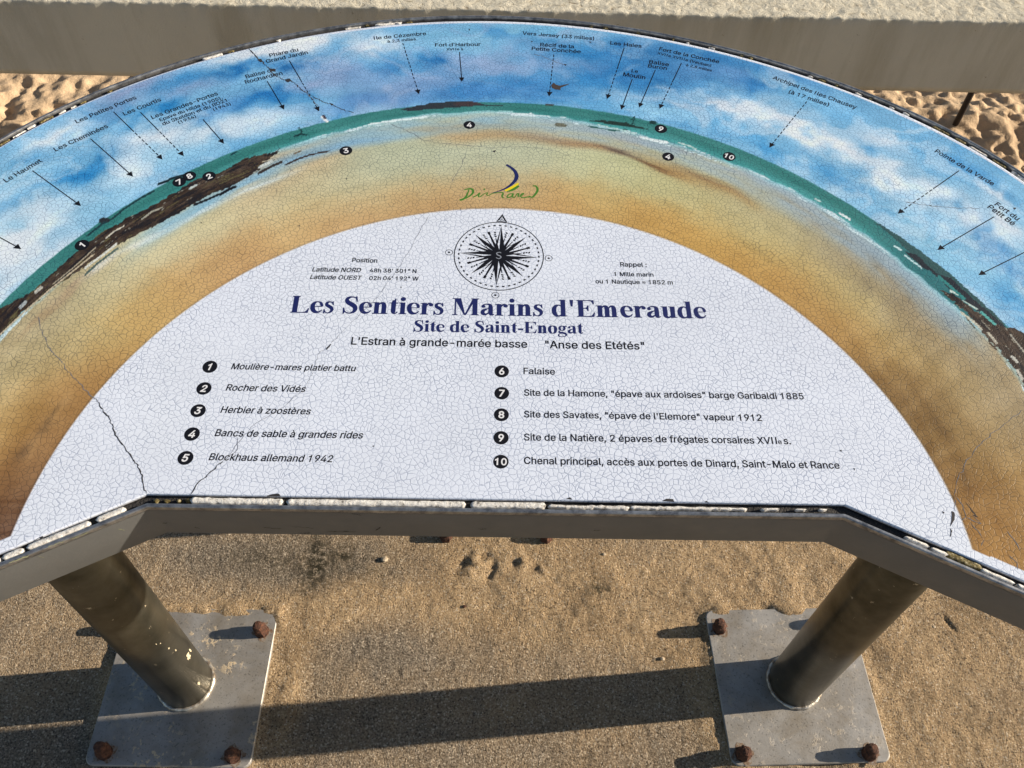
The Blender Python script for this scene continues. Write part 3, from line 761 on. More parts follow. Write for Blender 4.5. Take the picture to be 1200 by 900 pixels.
# white field inside, with the thin white margin round the print
edge_side = np.minimum(((S_ - F1[0]) * -dl[1] + (T_ - F1[1]) * dl[0]) * -1, 9)
nl = np.array([dl[1], -dl[0]]); nr_ = np.array([-dr[1], dr[0]])
distL = (S_ - F1[0]) * nl[0] + (T_ - F1[1]) * nl[1]
distR = (S_ - F2[0]) * nr_[0] + (T_ - F2[1]) * nr_[1]
WHITE = np.array((221, 226, 240.0)) + (2.5 * fbm(S_ * 6, T_ * 6, 3))[..., None]
w_in = smooth01(.0011, -.0011, r_ - r_in(f_))[..., None]
m_w = ((r_out(f_) - r_ < 0.0042) & (u > 390)) | ((r_out(f_) - r_ < 0.0020) & (u < 390)) | ((np.abs(distL) < .0125) & (S_ < F1[0])) | ((np.abs(distR) < .0105) & (S_ > F2[0]))
out = out * (1 - .14 * np.exp(-((r_ - r_in(f_) - .001) / .0012) ** 2))[..., None]
out = out * (1 - w_in) + WHITE * w_in
out[m_w] = WHITE[m_w]
out = np.clip(out, 6, 250)
PAINT_GAIN = np.array((1.0, 1.045, 1.065))
alb = lin(out) * PAINT_GAIN
alb = np.clip(alb, 0.004, 0.93)

H_ = np.zeros_like(S_)
Pn = W(S_, T_, H_).reshape(-1, 3)
faces = grid_faces(*S_.shape)
# side wall of the 6 mm thick panel
nr0, nc0 = S_.shape
loop = np.concatenate([np.arange(nc0), (np.arange(1, nr0)) * nc0 + nc0 - 1, (nr0 - 1) * nc0 + np.arange(nc0 - 2, -1, -1), np.arange(nr0 - 2, 0, -1) * nc0])
gs, gt = S_.ravel()[loop], T_.ravel()[loop]
low = W(gs, gt, -0.004 * np.ones(len(gs)))
base_i = len(Pn); m_ = len(loop); j = np.arange(m_)
wall = np.stack([loop[j], base_i + j, base_i + (j + 1) % m_, loop[(j + 1) % m_]], 1)
# doubled rim so that the wall has its own dull colour
colr = np.concatenate([alb.reshape(-1, 3), np.tile([0.25, 0.24, 0.24], (m_, 1))])
panel = mesh('enamel_panel', np.concatenate([Pn, low]), np.concatenate([faces, wall]), M_PANEL, table, attr={'paint': colr})
panel['label'] = 'crazed enamel panel with a painted seascape arc and a white legend field'

# ------------------------------------------------------------------ tray round the panel: groove, rim, fascia, floor
ol = np.concatenate([inner_line[:1], inner_line[1:3], inner_line[3:4], arc[::-1][8:-8:8]])     # EL F1 F2 ER then back round the arc
ol = np.array([p for k_, p in enumerate(ol) if k_ == 0 or np.linalg.norm(p - ol[k_ - 1]) > 1e-5])


def refine(pts, step=0.01):
    r = []
    for k_ in range(len(pts)):
        p, q_ = pts[k_], pts[(k_ + 1) % len(pts)]; n_ = max(1, int(np.linalg.norm(q_ - p) / step))
        for i_ in range(n_):
            r.append(p + (q_ - p) * i_ / n_)
    return np.array(r)


ol = refine(ol)
e = np.roll(ol, -1, 0) - ol; e /= np.linalg.norm(e, axis=1)[:, None]
n1 = np.stack([e[:, 1], -e[:, 0]], 1); n0 = np.roll(n1, 1, 0)
mit = n0 + n1; mit /= np.linalg.norm(mit, axis=1)[:, None]
mit /= np.clip((mit * n1).sum(1), .5, 1)[:, None]


def offs(o_):
    return ol + mit * o_


def sweep(name, prof_, mat, parent, closed_prof=False, rough=0.0, smooth=True):
    V = []
    for o_, h_ in prof_:
        p = offs(o_)
        hh_ = h_ + rough * fbm(p[:, 0] * 160, p[:, 1] * 160, 3)
        V.append(W(p[:, 0], p[:, 1], hh_))
    n_ = len(ol); V = np.concatenate(V); j_ = np.arange(n_); jn = (j_ + 1) % n_
    F = []
    for k_ in range(len(prof_) - (0 if closed_prof else 1)):
        k2 = (k_ + 1) % len(prof_)
        F.append(np.stack([k_ * n_ + j_, k2 * n_ + j_, k2 * n_ + jn, k_ * n_ + jn], 1))
    return mesh(name, V, np.concatenate(F), mat, parent, smooth)


g = sweep('groove', [(-0.0005, -.0050), (.003, -.0047), (.0068, -.0048), (.0100, -.0050)], M_GROOVE, table, rough=.0016)
rim = sweep('rim', [(.0098, -.0052), (.0098, .0000), (.0104, .0007), (.0124, .0007), (.0133, .0004), (.0139, -.0006), (.0142, -.0024), (.0142, -.006)], M_RIM, table)
fas = sweep('fascia', [(.0142, -.0048), (.0142, -.0625), (.0136, -.0635), (.0120, -.0635), (.0120, -.0110)], M_FASCIA, table, smooth=False)
# closed underside
flo = offs(.0122)
vi = [Vector((p[0], p[1])) for p in flo[::2]]
cv, ce, cf, *_ = delaunay_2d_cdt(vi, [], [list(range(len(vi)))], 1, 1e-6)
cvn = np.array([[p.x, p.y] for p in cv])
mesh('tray_floor', W(cvn[:, 0], cvn[:, 1], -.0105), cf, M_FASCIA, table)

# lengths of white sealant left in the groove; each a strip with ragged ends
seglen = np.linalg.norm(np.roll(ol, -1, 0) - ol, axis=1); cum = np.concatenate([[0], np.cumsum(seglen)])
PATH_T = cum[-1]


def path_at(s_, o_):
    s_ = np.mod(s_, PATH_T)
    k_ = np.clip(np.searchsorted(cum, s_, side='right') - 1, 0, len(ol) - 1)
    f2_ = ((s_ - cum[k_]) / seglen[k_])[:, None]
    a_, b_ = offs(0)[k_], np.roll(offs(0), -1, 0)[k_]
    m0, m1 = mit[k_], np.roll(mit, -1, 0)[k_]
    return a_ * (1 - f2_) + b_ * f2_ + (m0 * (1 - f2_) + m1 * f2_) * np.asarray(o_)[:, None]


def path_s(uv):
    st = ST([uv])[0]; dists = np.hypot(*(ol - st).T); k_ = int(dists.argmin())
    return cum[k_] + float((st - ol[k_]) @ e[k_])


def sealant(uv0, uv1, lo=.0012, hi=.0090, h=.0002, mat=None, jag=.0006, seed=0.0, name='sealant_strip'):
    a_, b_ = path_s(uv0), path_s(uv1)
    if a_ > b_:
        a_, b_ = b_, a_
    n_ = max(6, int((b_ - a_) / .0018)); s_ = np.linspace(a_, b_, n_)
    tp = np.clip(np.minimum((s_ - a_), (b_ - s_)) / .0025, 0, 1) ** .4
    mid = (lo + hi) / 2; half = (hi - lo) / 2 * tp
    jn = jag * fbm(s_ * 230 + seed, s_ * 0 + seed, 3); j2 = jag * fbm(s_ * 210 + seed + 9, s_ * 0 + seed, 3)
    rows = []
    for o_, hh_ in ((mid - half + jn, -.0046), (mid - half + jn + .0003, h - .0009), (mid - half * .4, h), (mid + half * .4 + j2 * .3, h + .0002), (mid + half + j2 - .0004, h - .0006), (mid + half + j2, -.0046)):
        p = path_at(s_, o_)
        rows.append(W(p[:, 0], p[:, 1], hh_ + .0003 * fbm(s_ * 400 + seed, s_ * 0 + float(np.mean(o_)) * 900, 3)))
    V = np.stack(rows)
    F = grid_faces(6, n_)
    return mesh(name, V.reshape(-1, 3), F, mat or M_SEAL, table, smooth=True)


for k_, (a_, b_) in enumerate((((222, 588), (332, 589)), ((335, 589), (546, 591)), ((551, 592), (640, 593)), ((-30, 668), (1, 656)), ((2, 655), (28, 645)), ((31, 643), (106, 613)), ((112, 610), (147, 596)))):
    sealant(a_, b_, .0022, .0090, seed=k_ * 3.1)
for k_, (a_, b_, hi_) in enumerate((((642, 593), (738, 593), .0080), ((739, 594), (876, 595), .0076), ((892, 596), (914, 596), .0070), ((932, 596), (946, 597), .0066), ((960, 597), (970, 597), .006))):
    sealant(a_, b_, .0038, hi_, h=-.0008, jag=.0012, seed=40 + k_ * 2.3)
for k_, (a_, b_) in enumerate((((1061, 626), (1090, 638)), ((1092, 639), (1112, 648)), ((1150, 665), (1190, 681)), ((1192, 683), (1225, 698)))):
    sealant(a_, b_, .0040, .0088, seed=60 + k_ * 2.7)
sealant((1108, 646), (1152, 666), .0012, .0080, h=-.0006, mat=M_MOSS, jag=.002, seed=77, name='mossy_sealant')
rr = random.Random(11)
for k_, x in enumerate((178, 190, 205, 215)):
    sealant((x, 588), (x + rr.uniform(5, 10), 588), rr.uniform(.002, .005), rr.uniform(.006, .0085), h=-.0015, mat=M_MOSS, seed=80 + k_)
# scraps of sealant round the far side
ARCPX = [(0, 172), (100, 122), (167, 93), (250, 67), (300, 56), (450, 30), (600, 25.5), (725, 37.5), (850, 62), (900, 75), (1025, 122), (1100, 152), (1200, 214)]
ax_ = [p[0] for p in ARCPX]; ay_ = [p[1] for p in ARCPX]
for k_, (x0, x1, big_) in enumerate([(-10, 14, 1), (18, 34, 1), (36, 46, 1), (50, 66, 0), (72, 80, 1), (86, 92, 1), (96, 104, 1), (128, 134, 0), (238, 262, 1), (268, 276, 1), (326, 331, 1), (406, 424, 1), (428, 434, 1), (440, 472, 1), (476, 484, 0),
                                     (690, 694, 0), (706, 712, 0), (745, 749, 0), (786, 789, 0), (803, 807, 1), (830, 837, 1), (866, 870, 0), (876, 882, 0), (945, 951, 1), (957, 966, 1), (976, 980, 0), (1000, 1008, 1), (1016, 1020, 0), (1040, 1046, 1), (1056, 1064, 1), (1092, 1112, 1), (1118, 1130, 0), (1134, 1154, 1), (1160, 1176, 1), (1182, 1204, 1)]):
    sealant((x0, np.interp(x0, ax_, ay_)), (x1, np.interp(x1, ax_, ay_)), .0022 + .002 * rr.random(), .0062 + .0026 * rr.random(), h=-.001, jag=.0030,
            mat=M_SEAL if (big_ and k_ % 3) else M_MOSS, seed=100 + k_ * 1.7, name='sealant_scrap')


def ribbon_mesh(name, pts_st, widths, h, mat, parent):
    pts_st = np.asarray(pts_st, float); w_ = np.asarray(widths, float)
    d = np.gradient(pts_st, axis=0); d /= np.linalg.norm(d, axis=1)[:, None] + 1e-12
    nn = np.stack([-d[:, 1], d[:, 0]], 1) * (w_ / 2)[:, None]
    V = np.concatenate([W(*(pts_st + nn).T, h), W(*(pts_st - nn).T, h)]); n_ = len(pts_st)
    F = [(n_ + i_, n_ + i_ + 1, i_ + 1, i_) for i_ in range(n_ - 1)]
    return mesh(name, V, F, mat, parent)


# ------------------------------------------------------------------ posts, base plates, bolts
def box_mesh(name, cx, cy, ang, hx, hy, z0, z1, mat, parent, r=.016, bev=.0015):
    V = []; ring = []
    for (sx, sy, a0) in ((1, 1, 0), (-1, 1, 90), (-1, -1, 180), (1, -1, 270)):
        for k_ in range(6):
            a = math.radians(a0 + 90 * k_ / 5); ring.append((sx * (hx - r) + r * math.cos(a), sy * (hy - r) + r * math.sin(a)))
    ring = np.array(ring); c, s = math.cos(ang), math.sin(ang); n_ = len(ring)
    for sc_2, z in ((1, z0), (1, z1 - bev), (1 - bev / hx, z1)):
        q_ = ring * sc_2
        V += [(cx + x * c - y * s, cy + x * s + y * c, z) for x, y in q_]
    F = [tuple(range(2 * n_, 3 * n_)), tuple(range(n_))[::-1]]
    for k_ in range(2):
        F += [(k_ * n_ + j_, k_ * n_ + (j_ + 1) % n_, (k_ + 1) * n_ + (j_ + 1) % n_, (k_ + 1) * n_ + j_) for j_ in range(n_)]
    return mesh(name, V, F, mat, parent)


def bolt(cx, cy, z, seed, parent):
    q_ = random.Random(seed); V = []; F = []
    tx_, ty_ = q_.uniform(-.12, .12), q_.uniform(-.12, .12)
    prof_ = [(.0140, 0, 0), (.0138, .0018, 0), (.0118, .002, 6), (.0126, .014, 6), (.0118, .019, 6), (.0105, .0225, 0), (.0100, .028, 0), (.0082, .0325, 0), (.004, .034, 0)]
    n_ = 18; a0 = q_.uniform(0, 1)
    for r, h, hexa in prof_:
        for j_ in range(n_):
            a = 2 * math.pi * j_ / n_ + a0
            rr_ = r * (1 / math.cos(((a - a0) % (math.pi / 3)) - math.pi / 6) if hexa else 1) * (1 + q_.uniform(-.05, .05))
            V.append((cx + rr_ * math.cos(a) + tx_ * h, cy + rr_ * math.sin(a) + ty_ * h, z + h + q_.uniform(-.0004, .0004)))
    for k_ in range(len(prof_) - 1):
        F += [(k_ * n_ + j_, k_ * n_ + (j_ + 1) % n_, (k_ + 1) * n_ + (j_ + 1) % n_, (k_ + 1) * n_ + j_) for j_ in range(n_)]
    F.append(tuple((len(prof_) - 1) * n_ + j_ for j_ in range(n_)))
    return mesh('bolt', V, F, M_RUST, parent)


K = NT('rust_stain')
K.set(Base_Color=K.ramp(K.noise(220, 5, 0.7), [(0.40, (0.26, 0.245, 0.225)), (0.52, (0.20, 0.14, 0.09)), (0.66, (0.12, 0.065, 0.04))]), Roughness=.75)
M_RUSTSTAIN = K.m


def ring_weld(cx, cy, z, parent, seed):
    R_, r_t = .0495, .0048; V = []; F = []; n_, m2 = 64, 8
    for i_ in range(n_):
        a = 2 * math.pi * i_ / n_; k3 = 1 + .12 * math.sin(a * 23 + seed) + .1 * math.sin(a * 9)
        for j_ in range(m2):
            b_ = 2 * math.pi * j_ / m2
            V.append((cx + (R_ + r_t * k3 * math.cos(b_)) * math.cos(a), cy + (R_ + r_t * k3 * math.cos(b_)) * math.sin(a), z + r_t * .9 * k3 * math.sin(b_)))
    for i_ in range(n_):
        for j_ in range(m2):
            F.append((i_ * m2 + j_, ((i_ + 1) % n_) * m2 + j_, ((i_ + 1) % n_) * m2 + (j_ + 1) % m2, i_ * m2 + (j_ + 1) % m2))
    return mesh('weld_bead', V, F, M_WELD, parent, True)


for (cx, cy, ang, zp, lab, bl) in ((.57483, .56487, .06846, .010, None, [(-.127, .111), (-.127, -.130), (.110, -.136), (.118, .118)]),
                                   (-.59735, .51198, .02493, .010, None, [(-.117, -.128), (.116, -.130), (.125, .104), (-.118, .112)]),
                                   (-.024, .960, .03, -.006, None, [(-.108, -.110), (.110, -.108), (.11, .11), (-.11, .11)])):
    ztop = .9 + .08 * cy - .011
    pl = box_mesh('base_plate', cx, cy, ang, .150, .150, zp - .010, zp, M_PLATE, table)
    if zp < 0:
        pl['label'] = 'base plate drifted over with sand'
    c, s = math.cos(ang), math.sin(ang)
    for k_, (bx_, by_) in enumerate(bl):
        bolt(cx + bx_ * c - by_ * s, cy + bx_ * s + by_ * c, zp, k_ + int(cx * 100), pl)
    for k_, (bx_, by_) in enumerate(bl if zp > 0 else []):
        q_ = random.Random(k_ * 5 + int(cx * 50)); X0, Y0 = cx + bx_ * c - by_ * s, cy + bx_ * s + by_ * c; n_ = 26
        rs = [.0175 + .004 * math.sin(j_ * .9 + k_) + q_.uniform(-.002, .003) for j_ in range(n_)]
        V = [(X0, Y0, zp + .0004)] + [(X0 + rs[j_] * math.cos(2 * math.pi * j_ / n_), Y0 + rs[j_] * math.sin(2 * math.pi * j_ / n_), zp + .0003) for j_ in range(n_)]
        mesh('rust_stain', V, [(0, 1 + j_, 1 + (j_ + 1) % n_) for j_ in range(n_)], M_RUSTSTAIN, pl)
    po = tube_mesh('post', [(cx, cy, zp), (cx, cy, zp + .3), (cx, cy, ztop)], [.0488] * 3, M_POST, table, 96)
    ring_weld(cx, cy, zp + .002, po, cx * 10)

# a few loose pebbles lying on the pavement
PEB = [((451, 656), .0062, 'pale pebble on the sandy pavement just below the table front, left of centre'),
       ((776, 772), .004, 'small whitish pebble lying left of the right base plate'),
       ((1094, 735), .0035, 'tiny white pebble under the right end of the table fascia'),
       ((708, 650), .0035, 'tiny white pebble below the table front right of centre'),
       ((544, 711), .0035, 'tiny dark pebble on the sandy patch below the paw-like dents')]
for k_, (p, r, lab) in enumerate(PEB):
    X = survey([p], np.array([0, 0, 1.0]), 0.0)[0]
    q_ = random.Random(k_); bm = bmesh.new(); bmesh.ops.create_icosphere(bm, subdivisions=2, radius=r)
    for v_ in bm.verts:
        v_.co *= q_.uniform(.85, 1.12); v_.co.z *= .7; v_.co.x *= 1.2
    me = bpy.data.meshes.new('pebble'); bm.to_mesh(me); bm.free()
    o = link_mesh('pebble', me, M_PEBBLE if k_ != 4 else M_RUST); o.location = (X[0], X[1], r * .5)
    o['label'] = lab; o['category'] = 'pebble'; o['group'] = 'loose pebbles on the pavement'

# letter outlines: code point -> [advance, [x, y, x, y, ...], ...] in 1/500 em
GLYPHS = {
    32: [94],
    34: [160, [39, 159, 35, 254, 68, 254, 64, 159], [96, 159, 93, 254, 125, 254, 122, 159]],
    39: [103, [39, 159, 35, 254, 68, 254, 64, 159]],
    40: [137, [45, 103, 50, 162, 66, 221, 88, 270, 118, 270, 95, 214, 81, 157, 76, 103, 80, 57, 94, 8, 118, -48, 88, -48, 69, -11, 56, 27, 47, 66]],
    41: [137, [19, -48, 43, 9, 57, 58, 61, 103, 56, 157, 41, 214, 19, 270, 48, 270, 71, 221, 86, 162, 92, 103, 89, 65, 81, 27, 67, -11, 48, -48]],
    44: [94, [19, -60, 34, 36, 68, 36, 42, -60]],
    45: [227, [168, 122, 168, 94, 57, 94, 57, 122]],
    46: [94, [48, -2, 39, -1, 31, 4, 26, 12, 25, 20, 26, 29, 31, 37, 39, 42, 48, 43, 56, 42, 64, 37, 69, 29, 71, 20, 69, 12, 64, 4, 56, -1]],
    48: [227, [113, -3, 87, 0, 65, 12, 47, 31, 34, 57, 27, 89, 24, 127, 27, 165, 35, 197, 48, 223, 65, 242, 87, 254, 113, 258, 139, 254, 161, 242, 179, 223, 192, 197, 200, 165, 203, 127, 200, 89, 192, 57, 179, 31, 162, 12, 140, 0], [113, 25, 131, 28, 145, 37, 157, 52, 165, 72, 170, 97, 172, 127, 170, 157, 165, 182, 157, 203, 145, 218, 131, 227, 113, 230, 96, 227, 82, 218, 70, 203, 62, 182, 56, 157, 55, 127, 56, 97, 62, 72, 70, 52, 82, 37, 96, 28]],
    49: [227, [38, 0, 38, 27, 195, 27, 195, 0], [138, 254, 138, 0, 106, 0, 106, 224, 105, 224, 43, 179, 43, 213, 99, 254]],
    50: [227, [32, 0, 32, 24, 117, 114, 141, 141, 155, 163, 160, 186, 159, 198, 154, 209, 146, 218, 137, 224, 112, 230, 98, 228, 86, 224, 77, 216, 69, 207, 65, 195, 64, 181, 33, 181, 35, 202, 43, 221, 55, 237, 72, 248, 91, 255, 112, 258, 134, 255, 153, 248, 169, 237, 181, 223, 188, 205, 191, 186, 185, 159, 168, 129, 133, 90, 76, 30, 76, 28, 195, 28, 195, 0]],
    51: [227, [109, -3, 87, -1, 66, 5, 49, 15, 35, 29, 26, 46, 22, 66, 55, 66, 57, 54, 63, 44, 72, 35, 83, 30, 109, 25, 138, 30, 149, 37, 157, 46, 163, 58, 165, 72, 163, 86, 158, 98, 150, 109, 137, 117, 121, 122, 101, 124, 78, 124, 78, 150, 144, 224, 144, 226, 35, 226, 35, 254, 186, 254, 186, 230, 106, 139, 106, 144, 132, 144, 154, 138, 172, 127, 185, 111, 194, 93, 196, 72, 194, 51, 185, 33, 172, 18, 154, 6, 133, -1]],
    52: [227, [20, 53, 20, 79, 123, 254, 155, 254, 54, 83, 54, 81, 207, 81, 207, 53], [141, 0, 141, 61, 141, 73, 141, 159, 171, 159, 171, 0]],
    53: [227, [111, -3, 89, -1, 70, 6, 54, 16, 41, 30, 33, 47, 30, 65, 61, 65, 64, 54, 69, 44, 87, 30, 111, 25, 125, 27, 138, 32, 149, 41, 157, 52, 162, 66, 164, 81, 162, 97, 157, 111, 148, 122, 137, 131, 124, 137, 109, 138, 84, 134, 64, 123, 34, 126, 48, 254, 183, 254, 183, 226, 75, 226, 67, 151, 68, 151, 89, 162, 115, 167, 131, 165, 147, 160, 161, 153, 172, 143, 182, 130, 189, 116, 194, 99, 195, 82, 193, 58, 184, 38, 171, 21, 154, 8, 134, -1]],
    54: [227, [113, -3, 91, -1, 71, 7, 55, 20, 42, 37, 34, 58, 32, 81, 34, 100, 40, 119, 69, 170, 126, 254, 161, 254, 75, 131, 73, 131, 83, 144, 98, 153, 117, 157, 139, 155, 158, 147, 173, 136, 185, 120, 192, 101, 194, 79, 192, 56, 184, 36, 171, 20, 155, 7, 135, -1], [113, 24, 127, 26, 139, 31, 149, 40, 157, 51, 162, 64, 164, 79, 162, 94, 157, 107, 149, 118, 139, 126, 127, 131, 113, 133, 99, 131, 87, 126, 77, 118, 69, 107, 64, 94, 62, 79, 64, 64, 69, 51, 77, 40, 87, 31, 99, 26]],
    55: [227, [48, 0, 162, 224, 162, 226, 31, 226, 31, 254, 195, 254, 195, 224, 82, 0]],
    56: [227, [113, -3, 89, -1, 68, 6, 50, 17, 37, 31, 29, 48, 26, 68, 28, 83, 33, 98, 40, 110, 51, 121, 63, 128, 76, 132, 76, 133, 59, 141, 46, 154, 38, 171, 35, 190, 38, 209, 45, 225, 57, 239, 73, 249, 92, 256, 113, 258, 134, 256, 153, 249, 169, 239, 181, 225, 188, 209, 191, 190, 188, 171, 180, 154, 167, 141, 150, 133, 150, 132, 164, 128, 176, 121, 186, 110, 194, 98, 199, 83, 200, 68, 198, 48, 189, 31, 176, 17, 158, 6, 137, -1], [113, 25, 129, 26, 142, 30, 153, 37, 161, 46, 167, 57, 168, 69, 167, 83, 161, 94, 153, 104, 141, 111, 128, 116, 113, 118, 98, 116, 85, 111, 73, 104, 65, 94, 59, 83, 58, 69, 59, 57, 64, 46, 73, 37, 84, 30, 97, 26], [113, 145, 137, 150, 146, 157, 154, 165, 158, 176, 160, 188, 158, 200, 154, 210, 147, 218, 138, 225, 113, 230, 89, 225, 79, 218, 72, 210, 68, 200, 66, 188, 68, 176, 72, 165, 79, 157, 89, 150]],
    57: [227, [113, 258, 135, 255, 155, 247, 171, 234, 184, 217, 192, 197, 194, 173, 192, 155, 186, 135, 158, 84, 100, 0, 65, 0, 151, 124, 154, 124, 144, 111, 128, 101, 109, 97, 87, 100, 69, 107, 53, 119, 41, 134, 34, 154, 32, 176, 34, 198, 42, 218, 55, 235, 71, 247, 91, 255], [113, 230, 99, 228, 87, 223, 77, 215, 69, 204, 64, 191, 63, 176, 64, 161, 69, 148, 77, 137, 87, 129, 99, 123, 113, 122, 127, 123, 139, 129, 149, 137, 157, 147, 162, 160, 164, 175, 162, 190, 157, 204, 150, 215, 139, 223, 127, 228]],
    58: [94, [48, -2, 39, -1, 31, 4, 26, 12, 25, 20, 26, 29, 31, 37, 39, 42, 48, 43, 56, 42, 64, 37, 69, 29, 71, 20, 69, 12, 64, 4, 56, -1], [48, 135, 39, 137, 31, 142, 26, 149, 25, 158, 26, 167, 31, 174, 39, 179, 48, 181, 56, 179, 64, 174, 69, 167, 71, 158, 69, 149, 64, 142, 56, 137]],
    61: [227, [36, 122, 36, 151, 191, 151, 191, 122], [36, 48, 36, 77, 191, 77, 191, 48]],
    65: [240, [8, 0, 101, 254, 138, 254, 231, 0, 198, 0, 144, 151, 132, 186, 116, 239, 123, 239, 106, 185, 95, 151, 43, 0], [55, 71, 55, 99, 185, 99, 185, 71]],
    66: [228, [30, 0, 30, 254, 121, 254, 145, 252, 164, 245, 180, 235, 190, 221, 197, 205, 199, 187, 198, 172, 193, 160, 178, 143, 157, 133, 157, 131, 170, 129, 182, 123, 192, 114, 201, 102, 207, 86, 209, 68, 207, 50, 200, 33, 189, 20, 172, 9, 151, 2, 123, 0], [62, 29, 122, 29, 148, 31, 165, 40, 175, 53, 178, 68, 176, 81, 171, 92, 163, 102, 153, 109, 140, 114, 124, 115, 62, 115], [62, 143, 119, 143, 144, 148, 154, 155, 162, 163, 166, 174, 168, 186, 165, 202, 156, 214, 141, 223, 120, 226, 62, 226]],
    67: [255, [134, -3, 103, 1, 75, 12, 52, 32, 35, 58, 24, 90, 20, 127, 24, 165, 35, 197, 52, 223, 75, 242, 103, 254, 134, 258, 170, 252, 186, 245, 201, 236, 214, 224, 224, 209, 232, 193, 236, 174, 204, 174, 195, 197, 179, 214, 158, 224, 134, 228, 111, 225, 92, 216, 75, 202, 62, 182, 54, 157, 52, 127, 54, 97, 63, 72, 75, 53, 92, 38, 112, 29, 134, 26, 158, 30, 179, 40, 195, 57, 204, 80, 236, 80, 232, 62, 224, 45, 214, 31, 201, 19, 187, 9, 170, 2, 153, -2]],
    68: [251, [109, 0, 48, 0, 48, 29, 107, 29, 136, 31, 159, 40, 177, 55, 189, 75, 197, 99, 200, 128, 197, 156, 190, 180, 177, 200, 160, 214, 138, 223, 110, 226, 47, 226, 47, 254, 113, 254, 147, 251, 176, 239, 200, 221, 217, 196, 227, 164, 231, 128, 227, 91, 217, 59, 199, 34, 175, 15, 145, 4], [62, 254, 62, 0, 30, 0, 30, 254]],
    69: [209, [30, 0, 30, 254, 186, 254, 186, 226, 62, 226, 62, 143, 178, 143, 178, 114, 62, 114, 62, 29, 188, 29, 188, 0]],
    70: [205, [30, 0, 30, 254, 185, 254, 185, 226, 62, 226, 62, 139, 173, 139, 173, 111, 62, 111, 62, 0]],
    71: [260, [134, -3, 102, 1, 75, 13, 52, 32, 35, 58, 24, 90, 20, 127, 24, 165, 35, 197, 52, 223, 74, 242, 102, 254, 132, 258, 152, 256, 170, 252, 187, 245, 202, 235, 214, 222, 225, 208, 232, 192, 237, 174, 204, 174, 194, 197, 178, 213, 158, 224, 133, 228, 111, 225, 92, 216, 75, 202, 62, 182, 54, 157, 52, 127, 54, 97, 63, 72, 75, 53, 92, 38, 112, 29, 134, 26, 155, 29, 172, 36, 187, 47, 198, 62, 205, 80, 207, 101, 217, 100, 141, 100, 141, 128, 239, 128, 239, 100, 236, 71, 225, 45, 209, 25, 188, 9, 163, 0]],
    72: [258, [30, 0, 30, 254, 62, 254, 62, 144, 196, 144, 196, 254, 228, 254, 228, 0, 196, 0, 196, 116, 62, 116, 62, 0]],
    73: [150, [16, 0, 16, 29, 59, 29, 59, 226, 16, 226, 16, 254, 135, 254, 135, 226, 91, 226, 91, 29, 135, 29, 135, 0]],
    74: [198, [93, -3, 62, 2, 38, 16, 22, 40, 17, 73, 17, 86, 49, 86, 49, 73, 52, 52, 61, 37, 75, 28, 93, 25, 110, 28, 124, 37, 133, 52, 136, 73, 136, 254, 168, 254, 168, 73, 163, 40, 147, 16, 123, 2]],
    76: [196, [30, 0, 30, 254, 62, 254, 62, 29, 181, 29, 181, 0]],
    77: [314, [30, 0, 30, 254, 76, 254, 139, 94, 144, 79, 150, 61, 156, 42, 161, 24, 154, 24, 159, 41, 165, 61, 171, 79, 176, 94, 238, 254, 284, 254, 284, 0, 252, 0, 252, 145, 252, 163, 253, 184, 253, 207, 253, 229, 256, 229, 249, 205, 241, 181, 234, 161, 228, 145, 171, 0, 143, 0, 85, 145, 80, 160, 72, 181, 65, 204, 56, 229, 59, 229, 60, 208, 60, 186, 61, 164, 61, 145, 61, 0]],
    78: [262, [30, 0, 30, 254, 68, 254, 172, 91, 181, 75, 194, 53, 207, 27, 202, 27, 200, 54, 200, 79, 199, 97, 199, 254, 232, 254, 232, 0, 193, 0, 101, 145, 89, 165, 74, 191, 54, 226, 60, 227, 61, 192, 62, 164, 62, 145, 62, 0]],
    79: [267, [133, -3, 103, 1, 75, 12, 52, 32, 35, 58, 24, 90, 20, 127, 24, 165, 35, 197, 52, 223, 75, 242, 103, 254, 133, 258, 164, 254, 192, 242, 215, 223, 232, 197, 243, 165, 247, 127, 243, 90, 232, 58, 215, 32, 192, 12, 164, 1], [133, 26, 155, 29, 175, 38, 191, 52, 204, 72, 212, 97, 215, 127, 212, 157, 204, 182, 191, 202, 175, 216, 155, 225, 133, 228, 112, 225, 92, 216, 75, 202, 63, 182, 54, 157, 52, 127, 54, 97, 63, 72, 75, 52, 92, 38, 112, 29]],
    80: [222, [30, 0, 30, 254, 118, 254, 144, 252, 166, 244, 183, 231, 195, 215, 202, 195, 204, 174, 202, 152, 195, 133, 183, 116, 166, 104, 144, 96, 118, 93, 55, 93, 55, 121, 116, 121, 134, 123, 149, 128, 159, 136, 167, 147, 171, 160, 172, 174, 171, 188, 167, 201, 159, 211, 148, 219, 134, 224, 116, 226, 62, 226, 62, 0]],
    82: [224, [30, 0, 30, 254, 118, 254, 145, 252, 167, 244, 183, 232, 195, 217, 202, 198, 205, 176, 202, 154, 195, 136, 183, 120, 166, 109, 145, 101, 118, 99, 48, 99, 48, 128, 117, 128, 135, 129, 149, 133, 160, 141, 167, 150, 171, 162, 173, 176, 171, 190, 167, 202, 159, 212, 149, 220, 134, 224, 116, 226, 62, 226, 62, 0], [177, 0, 115, 115, 151, 115, 214, 0]],
